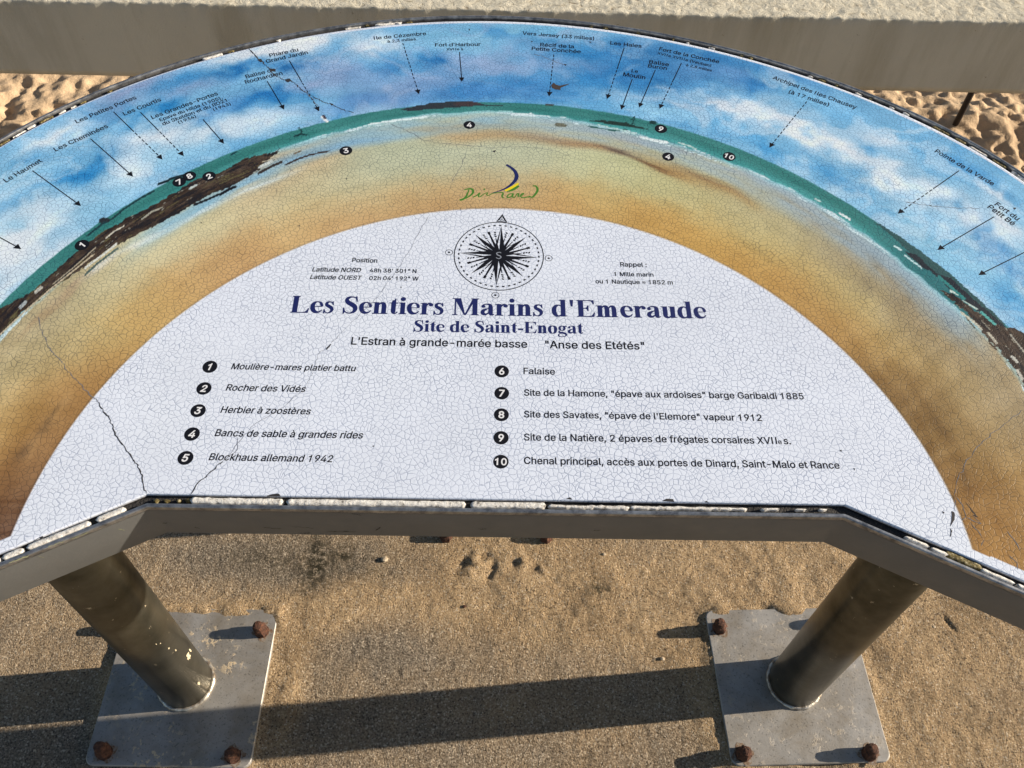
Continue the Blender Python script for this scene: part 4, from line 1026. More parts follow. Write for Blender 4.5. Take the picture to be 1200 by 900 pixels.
    83: [223, [112, -4, 86, -2, 64, 5, 46, 15, 32, 30, 23, 48, 19, 68, 52, 68, 55, 55, 62, 44, 71, 35, 83, 29, 112, 25, 128, 26, 143, 30, 155, 37, 165, 46, 171, 57, 173, 70, 171, 81, 166, 89, 148, 102, 122, 111, 92, 120, 64, 130, 43, 145, 30, 163, 26, 186, 29, 206, 37, 224, 51, 238, 69, 249, 90, 256, 114, 258, 137, 256, 158, 249, 175, 238, 189, 224, 197, 208, 200, 189, 169, 189, 163, 206, 151, 219, 134, 227, 112, 229, 97, 228, 84, 224, 73, 218, 64, 209, 59, 199, 58, 188, 60, 176, 65, 167, 85, 154, 106, 147, 132, 140, 156, 132, 179, 119, 197, 99, 202, 85, 204, 69, 201, 50, 193, 32, 180, 17, 162, 5, 139, -2]],
    84: [224, [16, 226, 16, 254, 208, 254, 208, 226, 128, 226, 128, 0, 96, 0, 96, 226]],
    85: [259, [129, -4, 101, -1, 77, 8, 57, 22, 42, 40, 33, 62, 30, 87, 30, 254, 62, 254, 62, 89, 64, 72, 70, 57, 80, 44, 94, 34, 110, 28, 129, 26, 149, 28, 165, 34, 179, 44, 188, 57, 194, 72, 196, 89, 196, 254, 229, 254, 229, 87, 226, 62, 216, 40, 201, 22, 182, 8, 157, -1]],
    86: [240, [102, 0, 8, 254, 42, 254, 96, 103, 108, 69, 124, 15, 117, 15, 133, 69, 145, 103, 197, 254, 231, 254, 139, 0]],
    87: [343, [78, 0, 8, 254, 41, 254, 82, 98, 88, 73, 93, 47, 98, 20, 95, 20, 100, 47, 106, 73, 112, 98, 153, 254, 190, 254, 231, 98, 237, 73, 243, 47, 249, 20, 244, 20, 249, 47, 255, 73, 261, 98, 302, 254, 335, 254, 265, 0, 228, 0, 184, 161, 176, 196, 168, 237, 175, 237, 167, 197, 159, 161, 115, 0]],
    88: [237, [9, 0, 109, 142, 109, 118, 15, 254, 52, 254, 89, 200, 102, 181, 112, 164, 122, 146, 116, 146, 126, 164, 136, 181, 149, 200, 187, 254, 223, 254, 129, 119, 129, 143, 228, 0, 191, 0, 146, 65, 134, 83, 125, 98, 115, 116, 122, 116, 113, 98, 103, 83, 91, 65, 46, 0]],
    97: [195, [80, -4, 63, -3, 47, 2, 34, 11, 24, 22, 17, 37, 15, 54, 17, 69, 22, 80, 29, 90, 39, 97, 63, 105, 89, 110, 117, 113, 133, 117, 136, 121, 138, 127, 138, 128, 133, 148, 120, 161, 98, 165, 75, 161, 59, 150, 50, 137, 20, 146, 29, 161, 39, 173, 52, 182, 66, 188, 97, 192, 119, 190, 143, 180, 153, 172, 161, 160, 167, 145, 168, 126, 168, 0, 138, 0, 138, 26, 136, 26, 126, 12, 108, 1], [85, 23, 101, 24, 114, 29, 124, 37, 132, 47, 136, 57, 138, 69, 138, 95, 130, 91, 116, 88, 100, 86, 88, 84, 67, 79, 52, 70, 47, 62, 46, 52, 51, 36, 65, 26]],
    98: [212, [115, -4, 99, -3, 86, 2, 69, 16, 59, 29, 56, 29, 56, 0, 26, 0, 26, 254, 57, 254, 57, 160, 59, 160, 69, 173, 86, 186, 98, 191, 115, 192, 137, 189, 156, 180, 173, 166, 185, 146, 193, 122, 195, 94, 193, 66, 185, 42, 173, 23, 157, 8, 137, -1], [110, 23, 126, 26, 140, 33, 150, 44, 158, 58, 163, 75, 164, 95, 163, 114, 158, 131, 150, 145, 140, 156, 126, 163, 110, 165, 94, 163, 81, 156, 70, 145, 62, 131, 58, 114, 56, 95, 58, 75, 63, 58, 70, 43, 81, 32, 94, 26]],
    99: [198, [104, -4, 79, -1, 58, 8, 41, 23, 28, 43, 20, 66, 17, 94, 20, 122, 28, 146, 41, 165, 58, 180, 79, 189, 104, 192, 130, 189, 153, 178, 170, 161, 181, 138, 151, 131, 145, 145, 135, 155, 121, 162, 104, 165, 86, 162, 73, 155, 62, 144, 54, 129, 50, 112, 48, 94, 50, 75, 54, 59, 62, 44, 73, 33, 86, 26, 104, 23, 121, 26, 135, 33, 146, 44, 152, 59, 181, 51, 171, 28, 153, 11, 130, 0]],
    100: [212, [98, -4, 75, -1, 56, 8, 40, 23, 27, 42, 20, 66, 17, 94, 20, 122, 27, 146, 40, 166, 56, 180, 75, 189, 98, 192, 114, 191, 126, 186, 144, 173, 153, 160, 155, 160, 155, 254, 186, 254, 186, 0, 156, 0, 156, 29, 153, 29, 143, 16, 126, 2, 114, -3], [102, 23, 118, 26, 132, 32, 142, 43, 150, 58, 154, 75, 156, 95, 154, 114, 150, 131, 142, 145, 132, 156, 118, 163, 102, 165, 86, 163, 72, 156, 62, 145, 54, 131, 50, 114, 48, 95, 50, 75, 54, 58, 62, 44, 73, 33, 86, 26]],
    101: [202, [106, -4, 80, -1, 58, 8, 41, 23, 28, 42, 20, 66, 17, 93, 20, 121, 28, 145, 40, 165, 58, 180, 78, 189, 103, 192, 133, 187, 147, 180, 160, 170, 170, 157, 179, 141, 184, 121, 186, 97, 186, 85, 37, 85, 37, 110, 169, 110, 155, 101, 153, 119, 149, 134, 141, 147, 131, 157, 118, 163, 103, 165, 87, 163, 73, 157, 62, 147, 54, 135, 50, 121, 48, 105, 48, 89, 50, 69, 55, 53, 64, 40, 76, 31, 90, 25, 106, 23, 127, 26, 143, 36, 153, 53, 182, 45, 177, 32, 168, 20, 156, 10, 141, 2, 125, -3]],
    102: [127, [114, 190, 114, 164, 3, 164, 3, 190], [40, 0, 40, 216, 42, 231, 48, 243, 57, 252, 68, 259, 94, 265, 111, 263, 121, 260, 114, 234, 107, 236, 97, 237, 85, 235, 77, 230, 72, 221, 71, 209, 71, 0]],
    103: [213, [103, -75, 84, -74, 67, -70, 41, -55, 25, -35, 51, -20, 61, -33, 77, -44, 103, -49, 124, -46, 141, -38, 152, -23, 156, -3, 156, 34, 153, 34, 143, 21, 126, 8, 114, 4, 97, 2, 76, 5, 56, 13, 40, 27, 28, 45, 20, 68, 17, 96, 20, 123, 27, 147, 40, 166, 56, 180, 76, 189, 98, 192, 114, 191, 127, 186, 144, 173, 154, 159, 157, 159, 157, 190, 186, 190, 186, -4, 183, -27, 175, -45, 162, -59, 145, -68, 125, -73], [102, 30, 118, 32, 132, 38, 142, 47, 150, 61, 155, 77, 156, 96, 155, 115, 150, 132, 142, 146, 132, 156, 119, 163, 102, 165, 86, 163, 73, 156, 62, 145, 54, 131, 50, 115, 48, 96, 50, 78, 54, 61, 62, 48, 73, 38, 86, 32]],
    104: [205, [57, 113, 57, 0, 26, 0, 26, 254, 57, 254, 57, 144, 51, 144, 62, 166, 76, 181, 94, 189, 114, 192, 132, 190, 148, 184, 161, 174, 170, 160, 177, 142, 179, 120, 179, 0, 148, 0, 148, 118, 145, 137, 136, 152, 123, 161, 105, 165, 92, 163, 80, 159, 71, 151, 63, 141, 58, 129]],
    105: [83, [26, 0, 26, 190, 57, 190, 57, 0], [42, 221, 34, 223, 27, 227, 22, 234, 21, 242, 22, 249, 27, 256, 34, 260, 42, 262, 50, 260, 57, 256, 62, 249, 63, 242, 62, 234, 57, 227, 50, 223]],
    107: [190, [55, 68, 55, 106, 60, 106, 142, 190, 180, 190, 92, 100, 89, 100], [26, 0, 26, 254, 57, 254, 57, 0], [147, 0, 74, 93, 96, 114, 186, 0]],
    108: [95, [70, -1, 50, 2, 37, 10, 29, 24, 26, 42, 26, 254, 57, 254, 57, 49, 60, 31, 65, 27, 73, 26, 80, 26, 85, 27, 90, 1, 81, 0]],
    109: [305, [26, 0, 26, 190, 56, 190, 56, 148, 54, 148, 59, 162, 66, 173, 86, 188, 110, 193, 129, 190, 144, 180, 154, 166, 160, 147, 156, 147, 161, 160, 169, 172, 190, 187, 218, 193, 234, 191, 249, 186, 261, 177, 270, 164, 276, 148, 278, 128, 278, 0, 248, 0, 248, 127, 245, 145, 236, 156, 224, 163, 209, 165, 197, 164, 187, 160, 173, 145, 168, 124, 168, 0, 137, 0, 137, 130, 134, 144, 126, 156, 115, 163, 100, 165, 79, 160, 70, 154, 63, 145, 58, 133, 57, 119, 57, 0]],
    110: [205, [57, 113, 57, 0, 26, 0, 26, 190, 56, 190, 56, 144, 51, 144, 62, 166, 76, 181, 94, 189, 114, 192, 132, 190, 147, 184, 160, 174, 170, 160, 176, 142, 179, 120, 179, 0, 148, 0, 148, 118, 145, 137, 136, 152, 123, 161, 105, 165, 92, 163, 80, 159, 71, 151, 63, 141, 58, 129]],
    111: [208, [104, -4, 79, -1, 58, 8, 41, 23, 28, 43, 20, 66, 17, 94, 20, 122, 28, 146, 41, 165, 58, 180, 79, 189, 104, 192, 128, 189, 149, 180, 167, 165, 180, 146, 188, 122, 191, 94, 188, 66, 180, 43, 167, 23, 149, 8, 128, -1], [104, 23, 121, 26, 135, 33, 146, 44, 154, 59, 158, 75, 160, 94, 158, 112, 154, 129, 146, 144, 135, 155, 121, 162, 104, 165, 86, 162, 73, 155, 62, 144, 54, 129, 50, 112, 48, 94, 50, 75, 54, 59, 62, 44, 73, 33, 86, 26]],
    112: [212, [26, -71, 26, 190, 56, 190, 56, 160, 59, 160, 69, 173, 86, 186, 98, 191, 115, 192, 137, 189, 156, 180, 173, 166, 185, 146, 193, 122, 195, 94, 193, 66, 185, 42, 173, 23, 157, 8, 137, -1, 115, -4, 99, -3, 86, 2, 69, 16, 59, 29, 57, 29, 57, -71], [110, 23, 126, 26, 140, 33, 150, 44, 158, 58, 163, 75, 164, 95, 163, 114, 158, 131, 150, 145, 140, 156, 126, 163, 110, 165, 94, 163, 81, 156, 70, 145, 62, 131, 58, 114, 56, 95, 58, 75, 63, 58, 70, 43, 81, 32, 94, 26]],
    113: [212, [186, -71, 155, -71, 155, 29, 153, 29, 143, 16, 126, 2, 114, -3, 98, -4, 75, -1, 56, 8, 40, 23, 27, 42, 20, 66, 17, 94, 20, 122, 27, 146, 40, 166, 56, 180, 75, 189, 98, 192, 114, 191, 126, 186, 144, 173, 153, 160, 156, 160, 156, 190, 186, 190], [102, 23, 118, 26, 132, 32, 142, 43, 150, 58, 154, 75, 156, 95, 154, 114, 150, 131, 142, 145, 132, 156, 118, 163, 102, 165, 86, 163, 72, 156, 62, 145, 54, 131, 50, 114, 48, 95, 50, 75, 54, 58, 62, 44, 73, 33, 86, 26]],
    114: [130, [26, 0, 26, 190, 56, 190, 56, 160, 58, 160, 65, 173, 76, 184, 90, 190, 107, 192, 115, 192, 122, 192, 122, 161, 115, 162, 103, 163, 91, 161, 80, 157, 70, 151, 63, 142, 58, 131, 57, 118, 57, 0]],
    115: [182, [91, -4, 72, -3, 56, 2, 42, 9, 31, 19, 23, 32, 18, 47, 47, 53, 53, 40, 62, 30, 75, 25, 91, 23, 108, 25, 122, 31, 131, 40, 134, 51, 132, 60, 127, 68, 118, 74, 106, 78, 75, 85, 52, 93, 36, 104, 27, 119, 23, 137, 26, 152, 33, 166, 43, 177, 58, 185, 74, 190, 94, 192, 112, 191, 127, 186, 140, 179, 149, 170, 162, 145, 134, 139, 129, 149, 121, 158, 110, 164, 94, 166, 78, 164, 65, 158, 57, 150, 54, 139, 56, 129, 62, 122, 86, 111, 115, 105, 137, 97, 153, 86, 162, 71, 166, 53, 163, 37, 156, 24, 145, 12, 130, 3, 112, -2]],
    116: [114, [102, 190, 102, 164, 3, 164, 3, 190], [32, 236, 63, 236, 63, 49, 64, 38, 68, 31, 75, 26, 85, 25, 93, 26, 101, 27, 107, 1, 96, -1, 84, -2, 62, 1, 46, 11, 36, 26, 32, 46]],
    117: [205, [91, -3, 73, -1, 57, 5, 44, 15, 35, 29, 28, 47, 26, 69, 26, 190, 57, 190, 57, 72, 60, 52, 68, 37, 82, 28, 100, 25, 113, 27, 125, 31, 134, 38, 142, 48, 146, 61, 148, 76, 148, 190, 179, 190, 179, 0, 149, 0, 149, 46, 154, 46, 143, 23, 129, 8, 111, 0]],
    118: [195, [81, 0, 9, 190, 42, 190, 83, 78, 93, 43, 103, 10, 92, 10, 101, 43, 112, 78, 152, 190, 186, 190, 113, 0]],
    120: [189, [10, 0, 86, 109, 86, 86, 14, 190, 50, 190, 74, 153, 90, 127, 104, 103, 88, 103, 101, 127, 117, 153, 141, 190, 176, 190, 104, 84, 104, 107, 179, 0, 143, 0, 115, 43, 100, 68, 86, 91, 102, 91, 89, 68, 74, 43, 46, 0]],
    121: [195, [24, -69, 31, -43, 36, -44, 52, -44, 65, -37, 75, -18, 81, -1, 9, 190, 42, 190, 83, 78, 93, 43, 103, 10, 92, 10, 101, 43, 112, 78, 153, 190, 186, 190, 102, -29, 88, -54, 70, -68, 46, -73, 32, -72]],
    122: [190, [21, 0, 21, 23, 127, 160, 127, 161, 24, 161, 24, 190, 166, 190, 166, 165, 63, 30, 63, 28, 169, 28, 169, 0]],
    224: [195, [80, -4, 63, -3, 47, 2, 34, 11, 24, 22, 17, 37, 15, 54, 17, 69, 22, 80, 29, 90, 39, 97, 63, 105, 89, 110, 117, 113, 133, 117, 136, 121, 138, 127, 138, 128, 133, 148, 120, 161, 98, 165, 75, 161, 59, 150, 50, 137, 20, 146, 29, 161, 39, 173, 52, 182, 66, 188, 97, 192, 119, 190, 143, 180, 153, 172, 161, 160, 167, 145, 168, 126, 168, 0, 138, 0, 138, 26, 136, 26, 126, 12, 108, 1], [85, 23, 101, 24, 114, 29, 124, 37, 132, 47, 136, 57, 138, 69, 138, 95, 130, 91, 116, 88, 100, 86, 88, 84, 67, 79, 52, 70, 47, 62, 46, 52, 51, 36, 65, 26], [83, 214, 50, 265, 84, 265, 108, 214]],
    232: [202, [106, -4, 80, -1, 58, 8, 41, 23, 28, 42, 20, 66, 17, 93, 20, 121, 28, 145, 40, 165, 58, 180, 78, 189, 103, 192, 133, 187, 147, 180, 160, 170, 170, 157, 179, 141, 184, 121, 186, 97, 186, 85, 37, 85, 37, 110, 169, 110, 155, 101, 153, 119, 149, 134, 141, 147, 131, 157, 118, 163, 103, 165, 87, 163, 73, 157, 62, 147, 54, 135, 50, 121, 48, 105, 48, 89, 50, 69, 55, 53, 64, 40, 76, 31, 90, 25, 106, 23, 127, 26, 143, 36, 153, 53, 182, 45, 177, 32, 168, 20, 156, 10, 141, 2, 125, -3], [90, 214, 57, 265, 91, 265, 115, 214]],
    233: [202, [106, -4, 80, -1, 58, 8, 41, 23, 28, 42, 20, 66, 17, 93, 20, 121, 28, 145, 40, 165, 58, 180, 78, 189, 103, 192, 133, 187, 147, 180, 160, 170, 170, 157, 179, 141, 184, 121, 186, 97, 186, 85, 37, 85, 37, 110, 169, 110, 155, 101, 153, 119, 149, 134, 141, 147, 131, 157, 118, 163, 103, 165, 87, 163, 73, 157, 62, 147, 54, 135, 50, 121, 48, 105, 48, 89, 50, 69, 55, 53, 64, 40, 76, 31, 90, 25, 106, 23, 127, 26, 143, 36, 153, 53, 182, 45, 177, 32, 168, 20, 156, 10, 141, 2, 125, -3], [88, 214, 112, 265, 146, 265, 114, 214]],
}

# ------------------------------------------------------------------ lettering and marks printed on the panel
_cache = {}


def embolden(p, d):
    p = np.array(p, float)
    if d == 0:
        return p
    e1_ = np.roll(p, -1, 0) - p; e1_ /= np.linalg.norm(e1_, axis=1)[:, None] + 1e-9
    n1_ = np.stack([e1_[:, 1], -e1_[:, 0]], 1); m_2 = n1_ + np.roll(n1_, 1, 0); m_2 /= np.linalg.norm(m_2, axis=1)[:, None] + 1e-9
    k_ = 1 / np.clip((m_2 * n1_).sum(1), .6, 1)
    return p + m_2 * (k_ * d)[:, None] * OUTSIDE


def fill(polys, w_rule=True):
    """triangles of all outlines together, by winding number"""
    pts = []; ed = []
    for p in polys:
        b0 = len(pts); pts += [Vector((float(x), float(y))) for x, y in p]
        ed += [(b0 + i_, b0 + (i_ + 1) % len(p)) for i_ in range(len(p))]
    cv_, _e, cf_, *_ = delaunay_2d_cdt(pts, ed, [], 0, 1e-5)
    V_ = np.array([[q_.x, q_.y] for q_ in cv_]); T3 = np.array([f for f in cf_ if len(f) == 3]); c = V_[T3].mean(1); wnd = np.zeros(len(c))
    for p in polys:
        p = np.asarray(p, float); q_ = np.roll(p, -1, 0)
        for (x0, y0), (x1, y1) in zip(p, q_):
            cr_ = (x1 - x0) * (c[:, 1] - y0) - (y1 - y0) * (c[:, 0] - x0)
            wnd += ((y0 <= c[:, 1]) & (y1 > c[:, 1]) & (cr_ > 0)).astype(int) - ((y0 > c[:, 1]) & (y1 <= c[:, 1]) & (cr_ < 0))
    return V_, [tuple(int(i_) for i_ in f) for f in T3[wnd != 0]]


def ccw(p):
    p = [np.asarray(q_, float)[:2] for q_ in p]
    ar = sum(p[i_ - 1][0] * p[i_][1] - p[i_][0] * p[i_ - 1][1] for i_ in range(len(p)))
    return p[::-1] if ar < 0 else p


def halves(quad):
    return [ccw([quad[0], quad[1], quad[2]]), ccw([quad[0], quad[2], quad[3]])]


def union(polys):
    out_ = []
    for p in polys:
        out_ += halves(p) if len(p) == 4 else [ccw(p)]
    return fill(out_)


OUTSIDE = -1 if sum(p0 * q1 - q0 * p1 for p0, p1, q0, q1 in [(a_[i], a_[i + 1], a_[(i + 2) % len(a_)], a_[(i + 3) % len(a_)]) for a_ in [GLYPHS[46][1]] for i in range(0, len(a_), 2)]) < 0 else 1
GLYPHS[73] = [140, [38, 0, 72, 0, 72, 254, 38, 254] if OUTSIDE > 0 else [38, 254, 72, 254, 72, 0, 38, 0]]
_one = [98, 0, 130, 0, 130, 255, 110, 255, 96, 230, 72, 212, 40, 200, 40, 170, 66, 178, 98, 198]
GLYPHS[49] = [GLYPHS[50][0], _one if OUTSIDE > 0 else [v_ for i in range(len(_one) - 2, -1, -2) for v_ in _one[i:i + 2]]]


def glyph(ch, bold=0.0):
    key = (ch, bold)
    if key in _cache:
        return _cache[key]
    data = GLYPHS[ord(ch)]; adv = data[0]
    polys = [[(p[i] / 500, p[i + 1] / 500) for i in range(0, len(p), 2)] for p in data[1:]]
    V = np.zeros((0, 2)); F = []
    if polys:
        V, F = fill([embolden(p, bold) for p in polys])
    _cache[key] = (adv / 500, V, F)
    return _cache[key]


def layout(txt, bold=0.0, getter=None, shear=0.0):
    x = 0; V = []; F = []; n_ = 0
    for ch in txt:
        adv, v_, f = (getter or glyph)(ch, bold)
        if len(v_):
            V.append(np.stack([v_[:, 0] + x + shear * v_[:, 1], v_[:, 1]], 1)); F += [tuple(i + n_ for i in q_) for q_ in f]; n_ += len(v_)
        x += adv
    V = np.concatenate(V)
    return V, F, V[:, 0].min(), V[:, 0].max()


def place_text(txt, p0, p1, hs=1.0, shear=0.0, bold=0.004, mat=None, getter=None, h=.00008, name='lettering'):
    V, F, x0, x1 = layout(txt, bold, getter, shear)
    a_, b_ = ST([p0, p1]); ex = (b_ - a_); L = np.linalg.norm(ex); ex /= L; ey = np.array([-ex[1], ex[0]])
    sc_3 = L / (x1 - x0)
    q_ = a_ + ((V[:, 0:1] - x0) * sc_3) * ex + (V[:, 1:2] * sc_3 * hs) * ey
    F = [f if True else f for f in F]
    o = mesh(name, W(q_[:, 0], q_[:, 1], h), F, mat or M_INK, panel)
    return o


# bold roman capitals and small letters for the two headings, built from tapered pen strokes
def cat(pts, n_=7):
    pts = np.array(pts, float); P_ = np.vstack([2 * pts[0] - pts[1], pts, 2 * pts[-1] - pts[-2]]); r = []
    for i_ in range(1, len(P_) - 2):
        for t in np.linspace(0, 1, n_, endpoint=False):
            a0, a1, a2, a3 = P_[i_ - 1], P_[i_], P_[i_ + 1], P_[i_ + 2]
            r.append(.5 * (2 * a1 + (a2 - a0) * t + (2 * a0 - 5 * a1 + 4 * a2 - a3) * t * t + (3 * a1 - a0 - 3 * a2 + a3) * t ** 3))
    r.append(pts[-1])
    return np.array(r)


def pen(pts, thin=30):
    """(x, y, width) centre line to quads"""
    c = cat(pts); d = np.gradient(c[:, :2], axis=0); d /= np.linalg.norm(d, axis=1)[:, None]
    nn = np.stack([-d[:, 1], d[:, 0]], 1) * (np.clip(c[:, 2:3], thin, None) / 2); a_, b_ = c[:, :2] + nn, c[:, :2] - nn
    return [[a_[i_], b_[i_], b_[i_ + 1], a_[i_ + 1]] for i_ in range(len(c) - 1)]


def box(x0, y0, x1, y1):
    return [[(x0, y0), (x1, y0), (x1, y1), (x0, y1)]]


def disc(x, y, r):
    return [[(x + r * math.cos(a), y + r * math.sin(a)) for a in np.linspace(0, 2 * math.pi, 17)[:-1]]]


def bar(x, y0, y1, w_=148, sl=50, sr=50, top=True, bot=True):
    """thick stem with thin bracketed serifs"""
    r = box(x, y0, x + w_, y1)
    if bot:
        r += [[(x - sl, y0), (x + w_ + sr, y0), (x + w_ + sr, y0 + 24), (x + w_, y0 + 48), (x, y0 + 48), (x - sl, y0 + 24)]]
    if top:
        r += [[(x - sl, y1 - 24), (x, y1 - 48), (x + w_, y1 - 48), (x + w_ + sr, y1 - 24), (x + w_ + sr, y1), (x - sl, y1)]]
    return r


def flag(x, y):
    return [[(x - 62, y - 26), (x + 2, y - 40), (x + 60, y + 8), (x + 2, y), (x - 62, y - 8)]]


def archstem(x, xr, xh=473):
    """shoulder from stem at x to the stem whose left edge is xr"""
    return pen([(x, xh - 120, 20), (x + 40, xh - 60, 44), (x + 92, xh - 38, 76), (xr + 40, xh - 62, 120), (xr + 70, xh - 150, 142), (xr + 71, xh - 220, 142)])


SERIF = {
    'L': (667, bar(92, 0, 676, 158) + [[(240, 0), (610, 0), (640, 190), (612, 190), (585, 110), (520, 50), (430, 34), (240, 34)]]),
    'E': (667, bar(92, 0, 676, 158) + [[(240, 0), (610, 0), (642, 185), (614, 185), (585, 105), (520, 50), (420, 34), (240, 34)], [(240, 642), (420, 642), (520, 628), (570, 590), (590, 505), (618, 505), (618, 676), (240, 676)],
                [(240, 326), (330, 330), (385, 300), (402, 232), (428, 232), (428, 460), (402, 460), (385, 392), (330, 362), (240, 362)]]),
    'S': (556, pen([(478, 560, 20), (450, 600, 24), (400, 638, 36), (300, 664, 50), (185, 635, 86), (128, 545, 118), (185, 440, 150), (300, 368, 158), (405, 285, 152), (440, 180, 132), (395, 75, 92), (290, 20, 54), (180, 28, 38), (100, 85, 28), (62, 170, 22), (50, 225, 18)])
          + [[(462, 692), (438, 692), (420, 640), (470, 470), (494, 470)], [(38, -15), (62, -15), (90, 50), (60, 235), (36, 235)]]),
    'M': (944, bar(95, 0, 676, 34, 80, 60, top=False) + bar(700, 0, 676, 152, 55, 55) + [[(14, 676), (14, 652), (80, 640), (110, 610), (420, 0), (450, 0), (290, 676)], [(430, 0), (720, 676), (760, 676), (470, 10), (450, 0)], [(430, 0), (705, 676), (770, 676), (770, 620), (470, 0)]]),
    'e': (444, pen([(70, 262, 22), (220, 262, 30), (398, 262, 24)]) + pen([(392, 262, 60), (385, 330, 88), (330, 420, 60), (240, 452, 40), (150, 420, 80), (92, 330, 128), (90, 225, 140), (120, 120, 132), (190, 52, 110), (270, 38, 76), (350, 64, 40), (412, 130, 22)])),
    's': (389, pen([(318, 365, 16), (295, 410, 26), (240, 448, 40), (160, 445, 62), (105, 395, 88), (120, 320, 108), (210, 262, 116), (280, 205, 112), (300, 130, 96), (265, 55, 66), (190, 14, 42), (110, 30, 28), (60, 85, 20), (44, 140, 16)])
          + [[(322, 473), (305, 473), (290, 430), (315, 330), (338, 330)], [(28, -14), (48, -14), (68, 40), (50, 158), (26, 158)]]),
    'n': (556, bar(84, 0, 466, 142, 58, 45, top=False) + flag(84, 466) + archstem(215, 330) + bar(330, 0, 300, 142, 45, 58, top=False)),
    'm': (833, bar(84, 0, 466, 142, 58, 40, top=False) + flag(84, 466) + archstem(215, 322) + bar(322, 0, 300, 142, 40, 40, top=False) + archstem(455, 562) + bar(562, 0, 300, 142, 40, 58, top=False)),
    't': (333, pen([(160, 560, 60), (162, 440, 142), (163, 250, 142), (165, 110, 140), (195, 45, 90), (255, 42, 40), (305, 90, 20)]) + [[(20, 425), (300, 425), (300, 462), (20, 462)], [(20, 440), (120, 440), (215, 628), (232, 628), (232, 440)]]),
    'i': (278, bar(72, 0, 466, 142, 56, 56, top=False) + flag(72, 466) + disc(140, 608, 82)),
    'r': (444, bar(78, 0, 466, 142, 58, 62, top=False) + flag(78, 466) + pen([(210, 330, 24), (250, 410, 50), (310, 445, 62), (370, 430, 70)]) + disc(372, 392, 66)),
    'a': (500, bar(292, 60, 340, 140, 0, 0, False, False) + pen([(360, 320, 130), (352, 400, 110), (290, 446, 60), (200, 450, 44), (110, 415, 40), (80, 370, 60)]) + disc(112, 360, 58)
          + pen([(300, 285, 20), (200, 245, 60), (112, 180, 108), (92, 110, 120), (140, 52, 100), (210, 50, 70), (300, 110, 24)]) + pen([(362, 90, 140), (380, 40, 90), (430, 30, 44), (478, 60, 20)])),
    'd': (556, bar(330, 0, 676, 142, 0, 0, False, False) + [[(265, 650), (345, 628), (345, 676), (265, 668)], [(460, 0), (535, 16), (535, 34), (455, 48)]]
          + pen([(345, 400, 20), (300, 440, 34), (235, 455, 50), (150, 410, 96), (100, 310, 132), (94, 215, 142), (115, 115, 130), (170, 40, 92), (240, 18, 56), (300, 42, 40), (350, 90, 24)])),
    'u': (556, bar(80, 120, 466, 142, 62, 0, False, False) + bar(335, 30, 466, 142, 62, 0, False, False) + [[(18, 442), (90, 430), (90, 466), (18, 466)], [(275, 442), (345, 430), (345, 466), (275, 466)], [(335, 0), (540, 20), (540, 40), (460, 60), (335, 60)]]
          + pen([(151, 200, 142), (155, 90, 130), (205, 35, 90), (270, 30, 56), (345, 90, 24)])),
    'o': (500, pen([(250, 455, 40), (150, 415, 100), (98, 310, 138), (94, 230, 146), (110, 130, 132), (165, 40, 92), (250, 6, 40), (340, 40, 92), (392, 130, 132), (406, 230, 146), (402, 330, 138), (350, 415, 100), (250, 455, 40)])),
    'g': (500, pen([(240, 455, 34), (150, 415, 80), (112, 320, 110), (150, 225, 80), (240, 182, 34), (330, 225, 80), (366, 320, 110), (330, 415, 80), (240, 455, 34)]) + pen([(330, 425, 30), (400, 440, 50), (480, 432, 60)])
          + pen([(170, 200, 24), (100, 140, 44), (110, 70, 90), (240, 45, 110), (380, 10, 110), (440, -60, 80), (400, -150, 44), (260, -188, 30), (120, -175, 40), (50, -110, 60), (80, -40, 40), (150, 0, 24)])),
    '-': (333, box(44, 170, 288, 272)), "'": (278, [[(85, 676), (195, 676), (165, 405), (115, 405)]]), ' ': (250, []),
}


def serif(ch, _b=0):
    key = ('serif', ch)
    if key in _cache:
        return _cache[key]
    adv, polys = SERIF[ch]; V = np.zeros((0, 2)); F = []
    if polys:
        V, F = union(polys + [[(q_[0] + 15, q_[1]) for q_ in p] for p in polys]); V = V / 1000
    _cache[key] = (adv / 1000, V, F)
    return _cache[key]


